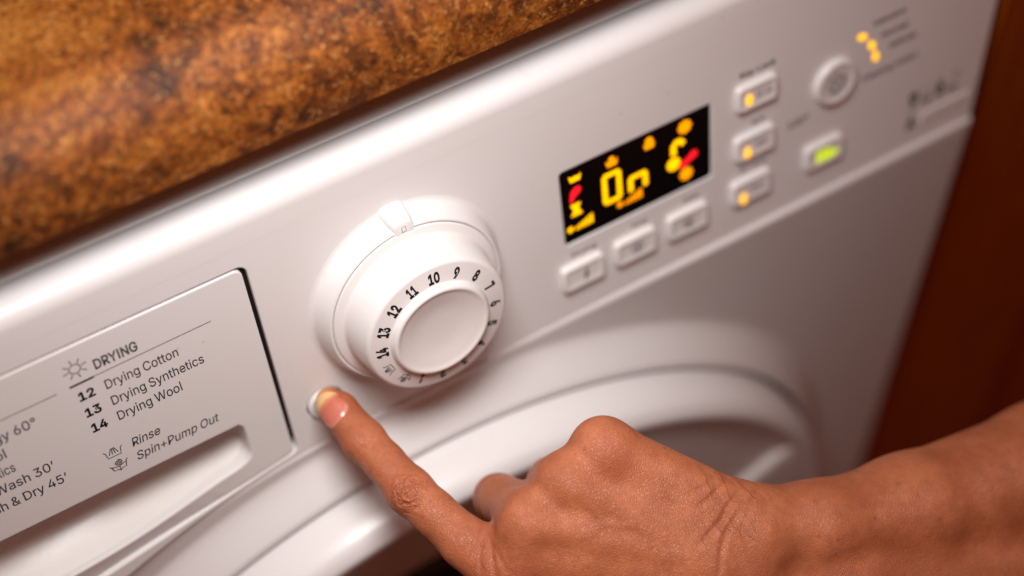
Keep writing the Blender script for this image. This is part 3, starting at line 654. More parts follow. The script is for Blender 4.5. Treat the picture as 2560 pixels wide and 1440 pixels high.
for i in range(nd):
    j = (i + 1) % nd
    for k in range(np_ - 1):
        fs.append((i * np_ + k, i * np_ + k + 1, j * np_ + k + 1, j * np_ + k))
door = mesh_obj('door', vs, fs, M_DOOR, washer, True)
sharp(door, 50)
lathe('door_glass', [(119, 2), (112, 10), (95, 14), (50, 6), (0, 3)], M_DOORGLASS, door, DC, 96)
# grip block of the door, its upper end face catching the light
mb = MB()
def grip_loop(R0, R1, h, a0, a1, n=24):
    pts = []
    for i in range(n + 1):
        a = math.radians(a0 + (a1 - a0) * i / n)
        pts.append((DC[0] + R1 * math.sin(a), -h, DC[1] + R1 * math.cos(a)))
    for i in range(n + 1):
        a = math.radians(a1 + (a0 - a1) * i / n)
        pts.append((DC[0] + R0 * math.sin(a), -h, DC[1] + R0 * math.cos(a)))
    return pts
mb.loops([grip_loop(172, 212, 8, 61.5, 118), grip_loop(172, 212, 30, 61.5, 118), grip_loop(173, 211.2, 33.5, 62.3, 117.4), grip_loop(175, 209.5, 34.6, 63.2, 116.5)], True, False, True)
o = mb.obj('door_grip', M_DOOR, door, True)
sharp(o, 40)

FRAME[0] = TILT
# ---- detergent drawer
d_out = drawer_outline(-299.5, -56.7, 41.6, 0.0, 3.2)
def zl(x):
    """front lip of the recessed handle"""
    t = max(0.0, -72 - x)
    return -46.2 - 12.2 * (1 - math.exp(-(t / 42) ** 1.7)) - 0.01 * t
rec = [(x, zl(x)) for x in np.linspace(-285, -79, 30)] + [(-75.5, zl(-78) + 0.9), (-73.0, -44.2), (-72.0, -41.5), (-72.2, -28.2), (-73.6, -26.3), (-285, -26.3)]
FRAME[0] = None
drawer = plate('detergent_drawer', d_out, [rec], -0.15, 8.0, 0.5, M_WHITE, washer, hole_r=0.9)
# the lower lip of the drawer curves in towards its bottom edge
for v in drawer.data.vertices:
    x, z = v.co.x / MM, v.co.z / MM
    if z < -40:
        w = min(1.0, max(0.0, (zl(x) - 0.9 - z) / max(2.0, zl(x) - 0.9 - zd(x)))) * sm(-64, -125, x)
        v.co.y += 2.2 * w * MM
drawer.data.transform(TILT)
FRAME[0] = TILT
# dished floor of the handle recess
def recess():
    xs = [-286.0, -200.0] + list(np.linspace(-170, -84, 24)) + list(np.linspace(-81, -70.5, 10))
    mb = MB()
    loops = []
    for x in xs:
        end = sm(-70, -92, x) if x > -92 else 1.0
        end = math.sqrt(max(0.0, min(1.0, (-70.0 - x) / 15.0)))
        D = 5 + 27 * end
        top, lip = -25.2, zl(max(min(x, -72.0), -285)) - 0.9
        prof = [(0.5, top), (D * 0.55, top - 0.3), (D * 0.92, top - 1.6), (D, top - 4.5), (D * 0.985, top - min(8.0, (top - lip) * 0.36))]
        dz = min(10.0, (top - lip) * 0.45)
        for k in range(1, 9):
            t = k / 8
            zz = top - dz + (lip - (top - dz)) * t
            prof.append((D * 0.96 * (1 - t) ** 1.1 + 1.1 * t, zz - 2.6 * math.sin(t * math.pi)))
        loops.append([(x, y, z) for y, z in prof])
    mb.loops(loops, close=False)
    return mb.obj('handle_recess', M_TRAY, drawer, True)
recess()
# black sheets behind the drawer gap, painting in its shade
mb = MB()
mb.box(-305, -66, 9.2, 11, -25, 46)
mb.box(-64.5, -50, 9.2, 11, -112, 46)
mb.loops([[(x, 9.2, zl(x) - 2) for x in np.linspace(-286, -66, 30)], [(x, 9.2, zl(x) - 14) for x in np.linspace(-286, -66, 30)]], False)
mb.box(-57.2, -54.6, 1.8, 2.6, -46, 40)  # black strip just inside the right-hand gap, coloured as its deep shade
mb.obj('drawer_gap_shade', M_GAP, washer)

PY = -0.21     # print on the drawer
def line_text(body, x0, x1, z, h, mat, parent, y=PY, bold=0.010, shear=0.0, name='lettering'):
    return flat_obj(name, [text_geo(body, x1 - x0, h, bold, shear)], mat, parent, y, x0, z)
M_T = simple('print_grey', (0.030, 0.026, 0.030), 0.5, 0.3)
line_text('DRYING', -112.5, -97.3, 28.0, 4.15, M_T, drawer, bold=0.034)
flat_obj('printed_rule', [stroke_geo([[(-114.8, 25.55), (-71.7, 25.9)]], 0.28)], M_T, drawer, PY)
flat_obj('printed_rule', [stroke_geo([[(-122.0, 25.3), (-114.4, 25.4)]], 0.85)], M_INK, drawer, PY)
flat_obj('printed_rule', [stroke_geo([[(-200, 25.0), (-127.0, 25.2)]], 0.28)], M_T, drawer, PY)
rays = [[(-118.6 + 2.65 * math.cos(a), 32.0 + 2.65 * math.sin(a)), (-118.6 + 4.1 * math.cos(a), 32.0 + 4.1 * math.sin(a))] for a in np.linspace(0, 2 * math.pi, 9)[:-1] + 0.2]
flat_obj('sun_symbol', [stroke_geo([circle(-118.6, 32.0, 1.95, 28)] + rays, 0.36)], M_T, drawer, PY)
for i, (n, s, x1) in enumerate((('12', 'Drying Cotton', -85.4), ('13', 'Drying Synthetics', -77.9), ('14', 'Drying Wool', -88.0))):
    z = (17.7, 9.8, 2.2)[i]
    line_text(n, -121.0, -115.4, z, 3.7, M_INK, drawer, bold=0.060)
    line_text(s, -111.5, x1, z, 4.1, M_T, drawer)
line_text('Rinse', -110.6, -100.0, -12.3, 4.0, M_T, drawer, shear=0.22)
line_text('Spin+Pump Out', -110.6, -79.3, -19.3, 4.0, M_T, drawer, shear=0.22)
for s, x0, x1, z in (('Cotton Energy 60\u00b0', -177.0, -136.4, 16.3), ('Wool', -160.5, -149.3, 9.0), ('Synthetics', -166.0, -148.5, 1.7),
                     ('Quick Wash 30\u2019', -171.5, -136.9, -5.5), ('Wash & Dry 45\u2019', -168.0, -134.5, -13.2)):
    line_text(s, x0, x1, z, 4.1, M_T, drawer)
# care symbols
def tub(cx, cz, k):
    return [[(cx - 3.6 * k, cz + 2.0 * k), (cx - 3.0 * k, cz + 1.4 * k), (cx - 2.5 * k, cz - 1.7 * k), (cx + 2.5 * k, cz - 1.7 * k), (cx + 3.0 * k, cz + 1.4 * k), (cx + 3.6 * k, cz + 2.0 * k)]]
def rinse_lines(cx, cz, k):
    L = tub(cx, cz, k)
    for a in (-1.5, -0.5, 0.5, 1.5):
        for q in range(3):
            t0, t1 = q / 3, q / 3 + 0.2
            L.append([(cx + a * k * (0.45 + 0.8 * t0), cz + k * (2.6 - 3.2 * t0)), (cx + a * k * (0.45 + 0.8 * t1), cz + k * (2.6 - 3.2 * t1))])
    return L
def spin_lines(cx, cz, k):
    L = [[(cx - 3.6 * k, cz + 1.0 * k), (cx - 3.0 * k, cz + 0.5 * k), (cx - 2.4 * k, cz - 1.8 * k), (cx - 0.9 * k, cz - 1.8 * k)],
         [(cx + 0.9 * k, cz - 1.8 * k), (cx + 2.4 * k, cz - 1.8 * k), (cx + 3.0 * k, cz + 1.2 * k), (cx + 3.6 * k, cz + 1.8 * k)],
         [(cx - 3.0 * k, cz + 0.4 * k), (cx - 1.5 * k, cz - 0.2 * k), (cx, cz - 0.4 * k), (cx + 1.6 * k, cz + 0.3 * k), (cx + 2.9 * k, cz + 0.6 * k)],
         [(cx, cz - 0.9 * k), (cx, cz - 2.6 * k)], [(cx - 0.7 * k, cz - 1.9 * k), (cx, cz - 2.7 * k), (cx + 0.7 * k, cz - 1.9 * k)]]
    sp = [(cx + (0.25 + 1.35 * t) * k * math.cos(t * 14), cz + 1.6 * k + (0.25 + 1.35 * t) * k * math.sin(t * 14)) for t in np.linspace(0, 1, 30)]
    return L + [sp]
flat_obj('rinse_symbol', [stroke_geo(rinse_lines(-117.4, -10.9, 0.93), 0.34)], M_INK, drawer, PY)
flat_obj('spin_symbol', [stroke_geo(spin_lines(-117.2, -17.6, 0.93), 0.34)], M_INK, drawer, PY)

# ---- programme dial on its raised surround
lathe('dial_surround', fillet([(40.6, -0.3), (37.4, 0.5), (35.6, 6.4), (34.7, 8.5), (33.9, 8.7), (33.52, 7.8), (30, 6.8)], [0, 4.5, 2.4, 0.5, 0.4, 0.3, 0], 8), M_WHITE, washer, (0, 0), 128, angle=50)
# index tab at twelve o'clock
mb = MB()
def tab_loop(x0, x1, z0, z1, r, y):
    return [(x, y, z) for x, z in rrect(x0, x1, z0, z1, r, 4)]
mb.loops([tab_loop(-5.4, 4.9, 27, 40.4, 2.8, 0.5), tab_loop(-4.6, 4.4, 27.6, 39.0, 2.6, -6.2), tab_loop(-3.9, 4.0, 28.6, 37.9, 2.4, -8.4), tab_loop(-3.2, 3.7, 29.6, 37.1, 2.0, -9.0)], True, False, True)
o = mb.obj('index_tab', M_WHITE, washer, True)
sharp(o, 40)
flat_obj('index_mark', [stroke_geo([[(-0.9, 33.8), (-0.9, 36.0), (0.6, 36.0), (0.6, 33.8), (-0.9, 33.8)]], 0.22)], M_INK_SOFT, washer, -9.05)

dial = lathe('programme_dial', fillet([(33.2, 6.9), (33.4, 8.7), (33.0, 9.1), (30.2, 9.8), (29.6, 10.6), (28.0, 23.2), (27.1, 24.2), (19.9, 25.2), (19.5, 25.9), (18.85, 27.4), (17.9, 27.75), (16.3, 27.1), (9, 25.6), (0, 25.2)],
             [0, 0.5, 0.5, 1.2, 0.9, 0.8, 0.7, 0.8, 0.6, 0.7, 0.9, 3, 4, 0], 5), M_KNOB, washer, (0, 0), 128, angle=60)
def on_dial(name, geo, ang, mat):
    """flat print on the sloping number ring, its top pointing outwards"""
    v, f = geo
    a = math.radians(ang)
    er, et = (math.sin(a), math.cos(a)), (math.cos(a), -math.sin(a))
    slope = (25.2 - 24.2) / (27.1 - 19.9)
    vs = []
    for s, u in v:
        r = 22.85 + u
        h = 24.2 + (27.1 - r) * slope + 0.10
        vs.append((er[0] * r + et[0] * s, -h, er[1] * r + et[1] * s))
    o = mesh_obj(name, vs, f, mat, dial, recalc=False)
    bm = bmesh.new()
    bm.from_mesh(o.data)
    for q in bm.faces:
        q.normal_update()
        if q.normal.y > 0:
            q.normal_flip()
    bm.to_mesh(o.data)
    bm.free()
    return o
for n in range(1, 15):
    ang = 2.8 + (10 - n) * 22.75
    s = str(n)
    v, f = text_geo(s, 2.25 if n < 10 else (4.4 if n != 11 else 3.7), 3.9, 0.078, 0, 'CENTER')
    if n == 1:
        v, f = text_geo(s, 1.4, 3.9, 0.078, 0, 'CENTER')
    v[:, 1] -= 1.95
    on_dial('number', (v, f), ang, M_INK)
on_dial('rinse_symbol', stroke_geo([[(x, y) for x, y in l] for l in rinse_lines(0, 0, 0.72)], 0.3), -111.0, M_INK_GREY)
on_dial('spin_symbol', stroke_geo(spin_lines(0, 0, 0.72), 0.3), -134.0, M_INK_GREY)

# ---- round start button under the finger
lathe('power_button', fillet([(6.9, -4), (6.9, 1.1), (6.2, 1.5), (0, 1.3)], [0, 0.5, 0.5, 0], 4), M_WHITE, washer, (-40.3, -35.6), 48)
lathe('button_well', [(7.6, -6), (0, -6)], M_GAP, washer, (-40.3, -35.6), 32)

# ---- display
disp = plate('display', rrect(67.7, 136.4, -17.0, 18.7, 1.4), [], 0.5, 5.0, 0.2, M_GLASS, washer)
DY = 0.42
def disp_part(name, geos, mat):
    return flat_obj(name, geos, mat, disp, DY)
def seg(x0, z0, x1, z1, w=2.0):
    return stroke_geo([[(x0, z0), (x1, z1)]], w)
# the two large characters
for nm, segs in (('digit', [((86.9, 1.6), (86.9, 6.2)), ((87.8, 7.3), (92.6, 7.3)), ((93.5, 1.4), (93.5, 6.2)), ((86.9, -4.6), (86.9, -0.2)), ((87.8, -5.7), (92.6, -5.7)), ((93.5, -4.6), (93.5, -0.2))]),
                 ('digit', [((98.6, -4.9), (98.6, -0.4)), ((99.4, 0.7), (104.6, 0.7)), ((105.4, -4.9), (105.4, -0.4))])):
    disp_part(nm, [seg(*a, *b, 2.15) for a, b in segs], M_YEL)
def poly(pts):
    return np.array(pts), [tuple(range(len(pts)))]
def tub_fill(cx, cz, k):
    return [poly([(cx - 3.3 * k, cz + 1.6 * k), (cx - 2.4 * k, cz - 2.0 * k), (cx + 2.4 * k, cz - 2.0 * k), (cx + 3.3 * k, cz + 1.6 * k), (cx + 1.5 * k, cz + 0.5 * k), (cx, cz + 1.0 * k), (cx - 1.5 * k, cz + 0.5 * k)])]
disp_part('wash_symbol', tub_fill(74.3, 13.6, 0.85), M_YEL)
disp_part('drop_symbol', [poly([(71.2, 3.3), (71.8, 7.2), (73.5, 9.0), (75.8, 9.2), (76.7, 7.4), (75.6, 5.6), (73.8, 4.6), (72.6, 2.6), (71.5, 2.0)])], M_RED)
disp_part('spin_symbol', [poly([(71.2, 1.2), (76.0, 1.2), (74.8, -1.3), (76.4, -4.6), (71.2, -4.6), (72.6, -1.8)])], M_YEL)
def bars(x, z, k):
    g = [disc_geo(x, z + 0.2, 1.35 * k)]
    for i in range(5):
        g.append(poly([(x + (2.2 + 1.7 * i) * k, z - 1.1 * k), (x + (3.5 + 1.7 * i) * k, z - 1.1 * k), (x + (3.5 + 1.7 * i) * k, z + (0.6 + 0.75 * i) * k), (x + (2.2 + 1.7 * i) * k, z + (0.2 + 0.75 * i) * k)]))
    return g
disp_part('level_bars', bars(70.4, -10.6, 1.0), M_YEL)
disp_part('level_bars', bars(93.2, -9.8, 1.0), M_ORA)
disp_part('rinse_symbol', tub_fill(90.8, 12.6, 0.85) + [disc_geo(90.8, 14.2, 1.3)], M_ORA)
disp_part('spin_symbol', tub_fill(107.9, 12.4, 0.8) + [disc_geo(107.9, 14.4, 1.8)], M_ORA)
def gear(cx, cz, r):
    g = [disc_geo(cx, cz, r * 0.62)]
    for i in range(8):
        a = i * math.pi / 4
        g.append(disc_geo(cx + r * 0.72 * math.cos(a), cz + r * 0.72 * math.sin(a), r * 0.27, None, 10))
    return g
disp_part('sun_symbol', gear(124.4, 13.2, 3.3), M_ORA)
disp_part('tap_symbol', [stroke_geo([[(118.9, 3.0), (118.9, 6.0), (120.2, 7.6), (122.0, 7.6), (122.9, 6.4)]], 2.6)], M_YEL)
disp_part('clock_symbol', [disc_geo(118.7, -2.4, 3.1)], M_YEL)
disp_part('key_symbol', [stroke_geo([[(122.6, -5.0), (127.6, -2.6)]], 2.9), disc_geo(128.2, -2.0, 1.9)], M_RED)
disp_part('sun_symbol', gear(124.5, -10.0, 3.2), M_ORA)

# ---- push buttons
def key(x, z, w, h, led=None, mark=None, label=None):
    mb = MB()
    prof = [(0.0, 0.6), (0.0, -1.6), (0.25, -2.35), (0.9, -2.7), (1.7, -2.7), (2.3, -2.35), (3.0, -2.25)]
    loops = []
    for inset, y in prof:
        loops.append([(a, y, b) for a, b in rrect(x - w / 2 + inset, x + w / 2 - inset, z - h / 2 + inset, z + h / 2 - inset, max(0.5, 2.2 - inset), 4)])
    mb.loops(loops, True, False, True)
    o = mb.obj('push_button', M_KNOB, washer, True)
    sharp(o, 50)
    if label:
        o['label'] = label
    if led:
        flat_obj('indicator_lamp', [disc_geo(led[0], led[1], 1.5, 2.7)], M_LED, o, -2.85)
    if mark:
        for geos, mat in mark:
            flat_obj('button_mark', geos, mat, o, -2.34)
    return o
def mk_bolt(cx, cz):
    return [stroke_geo([[(cx + 0.6, cz + 2.6), (cx - 0.5, cz + 0.2), (cx + 0.5, cz + 0.2), (cx - 0.4, cz - 2.6)]], 0.9), disc_geo(cx, cz, 1.0)]
def mk_txt(s, cx, cz, w, h=2.6):
    return [text_geo(s, w, h, 0.01, 0, 'CENTER')] if False else [(lambda g: (g[0] + np.array([cx, cz - h / 2]), g[1]))(text_geo(s, w, h, 0.01, 0, 'CENTER'))]
key(73.3, -33.0, 19.5, 12.2, mark=[(mk_bolt(74.2, -33.5), M_INK_GREY)])
key(98.0, -32.9, 19.5, 12.2, mark=[([stroke_geo([circle(98.5, -33, 2.5, 20)], 0.5), disc_geo(98.5, -33, 1.1)], M_INK_GREY)])
key(123.3, -33.0, 19.5, 12.2, mark=[([stroke_geo([circle(123.5, -33, 2.4, 20, 30, 330)], 0.5)] + tub_fill(123.5, -33.2, 0.5), M_INK_GREY)])
key(157.4, 14.7, 19.5, 12.0, led=(153.0, 14.2), mark=[(mk_txt('O-m', 160.6, 14.6, 7.0, 2.8), M_INK_GREY)])
key(156.6, -9.6, 19.5, 12.0, led=(152.3, -11.6), mark=[(mk_txt('20', 159.5, -9.8, 5.0, 2.8), M_INK_GREY)])
key(154.9, -31.8, 19.5, 12.0, led=(150.4, -34.8), mark=[(mk_txt('Eco', 158.0, -32, 6.0, 2.8), M_INK_GREY)])
pu = [stroke_geo([[(189.0, -30.2), (189.0, -37.0)], [(191.6, -30.2), (191.6, -37.0)]], 1.9), poly([(193.2, -29.6), (193.2, -37.4), (200.6, -33.5)]), poly([(188.0, -32.6), (195.0, -32.4), (195.0, -34.8), (188.0, -34.6)])]
key(192.6, -32.2, 19.5, 12.0, mark=[(pu, M_GREEN)])
rb = lathe('round_button', fillet([(10.6, -0.5), (10.6, 1.6), (9.8, 2.9), (8.3, 3.0), (7.3, 2.45), (0, 2.4)], [0, 0.7, 0.7, 0.6, 0.5, 0], 5), M_KNOB, washer, (196.9, 1.7), 64, angle=60)
fl = [stroke_geo([[(196.9 + 2.4 * math.cos(a), 1.7 + 2.4 * math.sin(a)), (196.9 + 5.2 * math.cos(a), 1.7 + 5.2 * math.sin(a))] for a in np.linspace(0, 2 * math.pi, 9)[:-1]], 0.55), stroke_geo([circle(196.9, 1.7, 4.0, 20)], 0.45), stroke_geo([circle(196.9, 1.7, 1.2, 12)], 0.5)]
flat_obj('button_mark', fl, M_INK_GREY, rb, -2.6)
for x, z, a in ((210.9, 16.6, -28), (216.2, 10.3, -55), (218.6, 3.9, -75)):
    v, f = disc_geo(0, 0, 2.7, 1.7)
    c, s = math.cos(math.radians(a)), math.sin(math.radians(a))
    v = np.array([(x + c * p - s * q, z + s * p + c * q) for p, q in v])
    flat_obj('indicator_lamp', [(v, f)], M_LED, washer, -0.05)
for s, x0, x1, z, h, mat in (('Intensive', 216.5, 233.0, 19.2, 2.7, M_INK), ('Normal', 221.1, 234.6, 11.6, 2.7, M_INK), ('Delicate', 225.8, 239.7, 4.6, 2.7, M_INK),
                             ('Cleaning Action', 212.3, 241.5, -6.2, 2.7, M_INK), ('Key Lock', 150.4, 167.6, 23.6, 2.9, M_INK), ('Spin', 156.0, 163.0, -1.2, 2.4, M_INK_SOFT),
                             ('Eco Wash', 150.5, 164.0, -23.4, 2.4, M_INK_SOFT), ('100\u00b0', 174.2, 185.0, -12.4, 3.4, M_INK_GREY),
                             ('Drying', 69.5, 81.0, -24.2, 2.4, M_INK_SOFT), ('Temp', 97.2, 105.2, -24.2, 2.4, M_INK_SOFT), ('Delay', 122.5, 130.5, -24.2, 2.4, M_INK_SOFT),
                             ('9', 239.4, 244.2, -33.0, 7.4, M_INK), ('kg', 246.2, 251.5, -33.2, 3.2, M_INK), ('6', 254.0, 259.0, -32.8, 7.2, M_INK), ('kg', 261.0, 266.0, -33.6, 3.2, M_INK),
                             ('A', 238.8, 244.0, -44.4, 6.6, M_INK)):
    flat_obj('lettering', [text_geo(s, x1 - x0, h, 0.080 if h > 4 else 0.034)], mat, washer, -0.08, x0, z)
flat_obj('printed_symbol', [stroke_geo(tub(249.5, -27.2, 0.8), 0.5)], M_INK_SOFT, washer, -0.08)
flat_obj('printed_symbol', [stroke_geo(gear_l := [circle(265.5, -26.4, 1.8, 16)], 0.5)], M_INK_SOFT, washer, -0.08)
mb = MB()
mb.loops([[(a, y, b) for a, b in rrect(247.0 + i, 274.5 - i, -44.2 + i, -38.6 - i, 1.0, 3)] for i, y in ((0, 0.3), (0.2, -0.5), (0.6, -0.7))], True, False, True)
mb.obj('badge_strip', M_KNOB, washer)

# ================================================================== COUNTERTOP over the machine
FRAME[0] = None
cprof = [(560, 87.5), (28, 85.2), (22.5, 85.4), (21.0, 86.8), (21.0, 93.0)]
for k in range(1, 15):
    a = math.pi / 2 * k / 14
    cprof.append((53.0 - 32.0 * math.cos(a), 93.0 + 30.0 * math.sin(a)))
cprof += [(200, 123), (560, 123)]
mb = MB()
mb.loops([[(x, y, z) for y, z in cprof] for x in (-900, 900)], True, True, True)
ct = mb.obj('countertop', M_COUNTER, None, True)
sharp(ct, 35)
tag(ct, 'mottled orange brown stone-look countertop with rounded front edge above the white machine', 'countertop')

# ================================================================== WOODEN CUPBOARD to the right
cup = empty('kitchen_cupboard')
tag(cup, 'dark reddish brown wooden cupboard front to the right of the white machine', 'cupboard')
def board(name, x0, x1, y0, y1, z0, z1, r=1.5):
    return plate(name, rrect(x0, x1, z0, z1, 0.3, 2), [], y0, y1, r, M_WOOD, cup)
board('stile', 295, 404, 12.0, 32.0, -700, 82)
board('stile', 620, 700, 12.0, 32.0, -700, 82)
board('panel', 405.2, 618.8, 22.0, 30.0, -700, 82, 0.6)
mb = MB()
mb.box(295, 700, 33, 560, -799, 84)
mb.obj('carcass', M_WOOD, cup)

# ================================================================== FLOOR
mb = MB()
mb.add([(-1500, -1500, -800), (1500, -1500, -800), (1500, 700, -800), (-1500, 700, -800)], [(0, 1, 2, 3)])
tag(mb.obj('floor', M_FLOOR), kind='structure')
mb = MB()
mb.box(-1500, 1500, 566, 580, -800, 700)
tag(mb.obj('wall', simple('cream_wall', (0.5, 0.42, 0.32), 0.8)), kind='structure')

# ================================================================== THE HAND
# A right hand seen from the back, index finger stretched to the button. Modelled in its own frame (mm):
# x along the hand towards the wrist, y towards the thumb, z into the palm.
HORG = CAMP + CAMZ * 0.55
HM = Matrix((CAMX, CAMY, CAMZ)).transposed().to_4x4()
HM.translation = HORG

def cap(a, b, ra, rb):
    return (np.array(a, float), np.array(b, float), ra, rb)

INDEX = [((-1.1, 99.1, -5.0), 11.0), ((-15.8, 88.4, -2.0), 8.9), ((-27.4, 78.5, 2.0), 7.9), ((-36.0, 71.4, 6.0), 8.35), ((-45.2, 62.0, 12.0), 7.05), ((-53.1, 54.8, 17.0), 7.7), ((-62.8, 44.6, 24.0), 6.75), ((-66.3, 41.3, 27.0), 5.3)]
MIDDLE = [((6.8, 79.7, -11.0), 10.2), ((-2.6, 77.2, 21.0), 8.9), ((-5.0, 77.2, 30.0), 8.9), ((3.0, 91.4, 42.0), 7.5), ((13.2, 96.9, 30.0), 6.5)]
RING = [((18.6, 66.4, -10.0), 10.2), ((15.0, 69.3, 20.0), 8.5), ((14.3, 70.2, 28.0), 8.2), ((22.4, 85.1, 40.0), 7.2), ((29.4, 91.0, 30.0), 6.2)]
PINKY = [((31.3, 55.8, -7.0), 11.0), ((31.0, 60.2, 16.0), 8.0), ((30.6, 61.9, 25.0), 7.3), ((37.0, 72.6, 35.0), 6.2), ((41.0, 80.5, 28.0), 5.5)]
THUMB = [((73.1, 117.5, 16.0), 13.0), ((36.6, 128.8, 28.0), 11.0), ((17.9, 128.0, 38.0), 9.0), ((4.5, 123.3, 44.0), 7.2)]
BODY = [
    cap((79.7, 104.8, 2.0), (-1.1, 99.3, -4.0), 13.5, 10.6),
    cap((79.2, 98.0, -1.0), (6.2, 78.8, -10.0), 13.5, 10.2),
    cap((79.9, 91.0, -1.0), (18.6, 66.6, -9.0), 13.0, 9.9),
    cap((82.6, 83.4, 1.0), (31.4, 55.9, -6.0), 13.2, 10.6),
    cap((4.4, 89.3, -9.0), (65.0, 99.5, -4.0), 10.4, 12.5),
    cap((24.7, 78.1, -9.0), (65.0, 91.9, -4.0), 8.5, 12.0),
    cap((59.8, 96.8, 12.0), (22.8, 88.2, 12.0), 15.0, 12.5),
    cap((79.4, 110.6, 10.0), (40.3, 119.4, 18.0), 15.0, 13.0),
    cap((81.1, 83.9, 2.0), (107.8, 84.5, 10.0), 14.6, 15.0),
    cap((107.8, 84.5, 10.0), (144.6, 81.2, 27.0), 15.0, 19.8),
    cap((144.6, 81.2, 27.0), (208.0, 71.9, 54.0), 19.6, 29.0),
    cap((80.2, 107.0, 6.0), (117.5, 106.0, 16.0), 14.5, 17.0),
    cap((117.5, 106.0, 16.0), (208.7, 107.4, 56.0), 17.0, 30.0),
    cap((208.0, 71.9, 54.0), (359.7, 66.4, 90.0), 29.0, 34.0),
    cap((208.7, 107.4, 56.0), (359.7, 98.8, 90.0), 30.0, 34.0),
]
# knuckles and extensor tendons standing a little proud of the back of the hand
RIDGE = [
    cap((8.8, 79.2, -18.0), (65.1, 93.0, -14.0), 2.6, 1.2),
    cap((21.6, 67.7, -17.5), (66.6, 89.1, -13.0), 2.4, 1.0),
    cap((2.7, 95.2, -13.0), (62.9, 97.8, -10.0), 2.6, 1.0),
]

def grow_hand():
    ax = [np.concatenate([np.arange(-78, 206, 0.8), 206 + np.cumsum(np.linspace(0.9, 5, 60))]),
          np.concatenate([np.arange(30, 128, 0.8), np.arange(128, 170, 1.6)]), np.arange(-48, 92, 0.85)]
    ax[1] = np.concatenate([np.arange(28, 128, 0.8), np.arange(128.8, 172, 1.8)])
    ax[2] = np.concatenate([np.arange(-40, 62, 0.8), np.arange(62.8, 130, 3)])
    X, Y, Z = np.meshgrid(*[a.astype(np.float32) for a in ax], indexing='ij', sparse=True)
    def sdf(c):
        a, b, ra, rb = c
        d = b - a
        L = float(d @ d)
        px, py, pz = X - a[0], Y - a[1], Z - a[2]
        t = np.clip((px * d[0] + py * d[1] + pz * d[2]) / L, 0, 1).astype(np.float32)
        q = (px - t * d[0]) ** 2 + (py - t * d[1]) ** 2 + (pz - t * d[2]) ** 2
        return np.sqrt(q) - (ra + (rb - ra) * t)
    def smin(a, b, k):
        h = np.clip(0.5 + 0.5 * (b - a) / k, 0, 1)
        return b + (a - b) * h - k * h * (1 - h)
    F = sdf(BODY[0])
    for c in BODY[1:]:
        F = smin(F, sdf(c), 7.5)
    for c in RIDGE:
        F = smin(F, sdf(c), 5.5)
    for fin, k0 in ((THUMB, 9.0), (PINKY, 5.0), (RING, 5.0), (MIDDLE, 5.0), (INDEX, 5.0)):
        D = None
        for (a, ra), (b, rb) in zip(fin[:-1], fin[1:]):
            s = sdf(cap(a, b, ra, rb))
            D = s if D is None else smin(D, s, 2.2)
        F = smin(F, D, k0)
    # surface nets
    S = F < 0
    nx, ny, nz = F.shape
    c = np.zeros((nx - 1, ny - 1, nz - 1), np.uint8)
    for i in (0, 1):
        for j in (0, 1):
            for k in (0, 1):
                c += S[i:nx - 1 + i, j:ny - 1 + j, k:nz - 1 + k]
    act = (c > 0) & (c < 8)
    I = np.argwhere(act)
    idx = -np.ones(act.shape, np.int64)
    idx[tuple(I.T)] = np.arange(len(I))
    acc = np.zeros((len(I), 3))
    cnt = np.zeros(len(I))
    corners = [(i, j, k) for i in (0, 1) for j in (0, 1) for k in (0, 1)]
    val = {q: F[I[:, 0] + q[0], I[:, 1] + q[1], I[:, 2] + q[2]] for q in corners}
    pos = {q: np.stack([ax[d][I[:, d] + q[d]] for d in range(3)], 1) for q in corners}
    for p in corners:
        for d in range(3):
            if p[d] == 0:
                q = tuple(1 if e == d else p[e] for e in range(3))
                va, vb = val[p], val[q]
                m = (va < 0) != (vb < 0)
                t = np.where(m, va / np.where(m, va - vb, 1), 0)
                acc += np.where(m[:, None], pos[p] + (pos[q] - pos[p]) * t[:, None], 0)
                cnt += m
    V = acc / cnt[:, None]
    faces = []
    for d in range(3):
        e, f = [(1, 2), (2, 0), (0, 1)][d]
        sl0 = [slice(None)] * 3; sl1 = [slice(None)] * 3
        sl0[d] = slice(0, -1); sl1[d] = slice(1, None)
        A, B = S[tuple(sl0)], S[tuple(sl1)]
        E = np.argwhere(A != B)
        ok = (E[:, e] > 0) & (E[:, f] > 0) & (E[:, e] < F.shape[e] - 1) & (E[:, f] < F.shape[f] - 1)
        E = E[ok]
        ins = A[tuple(E.T)]
        def cell(de, df):
            K = E.copy()
            K[:, e] += de; K[:, f] += df
            return idx[tuple(K.T)]
        q = np.stack([cell(-1, -1), cell(0, -1), cell(0, 0), cell(-1, 0)], 1)
        q[~ins] = q[~ins][:, ::-1]
        faces.append(q)
    Q = np.concatenate(faces)
    Q = Q[(Q >= 0).all(1)]
    return V, Q

HV, HQ = grow_hand()

def finger_point(i, t):
    a, b = np.array(INDEX[i][0]), np.array(INDEX[i + 1][0])
    return a + (b - a) * t
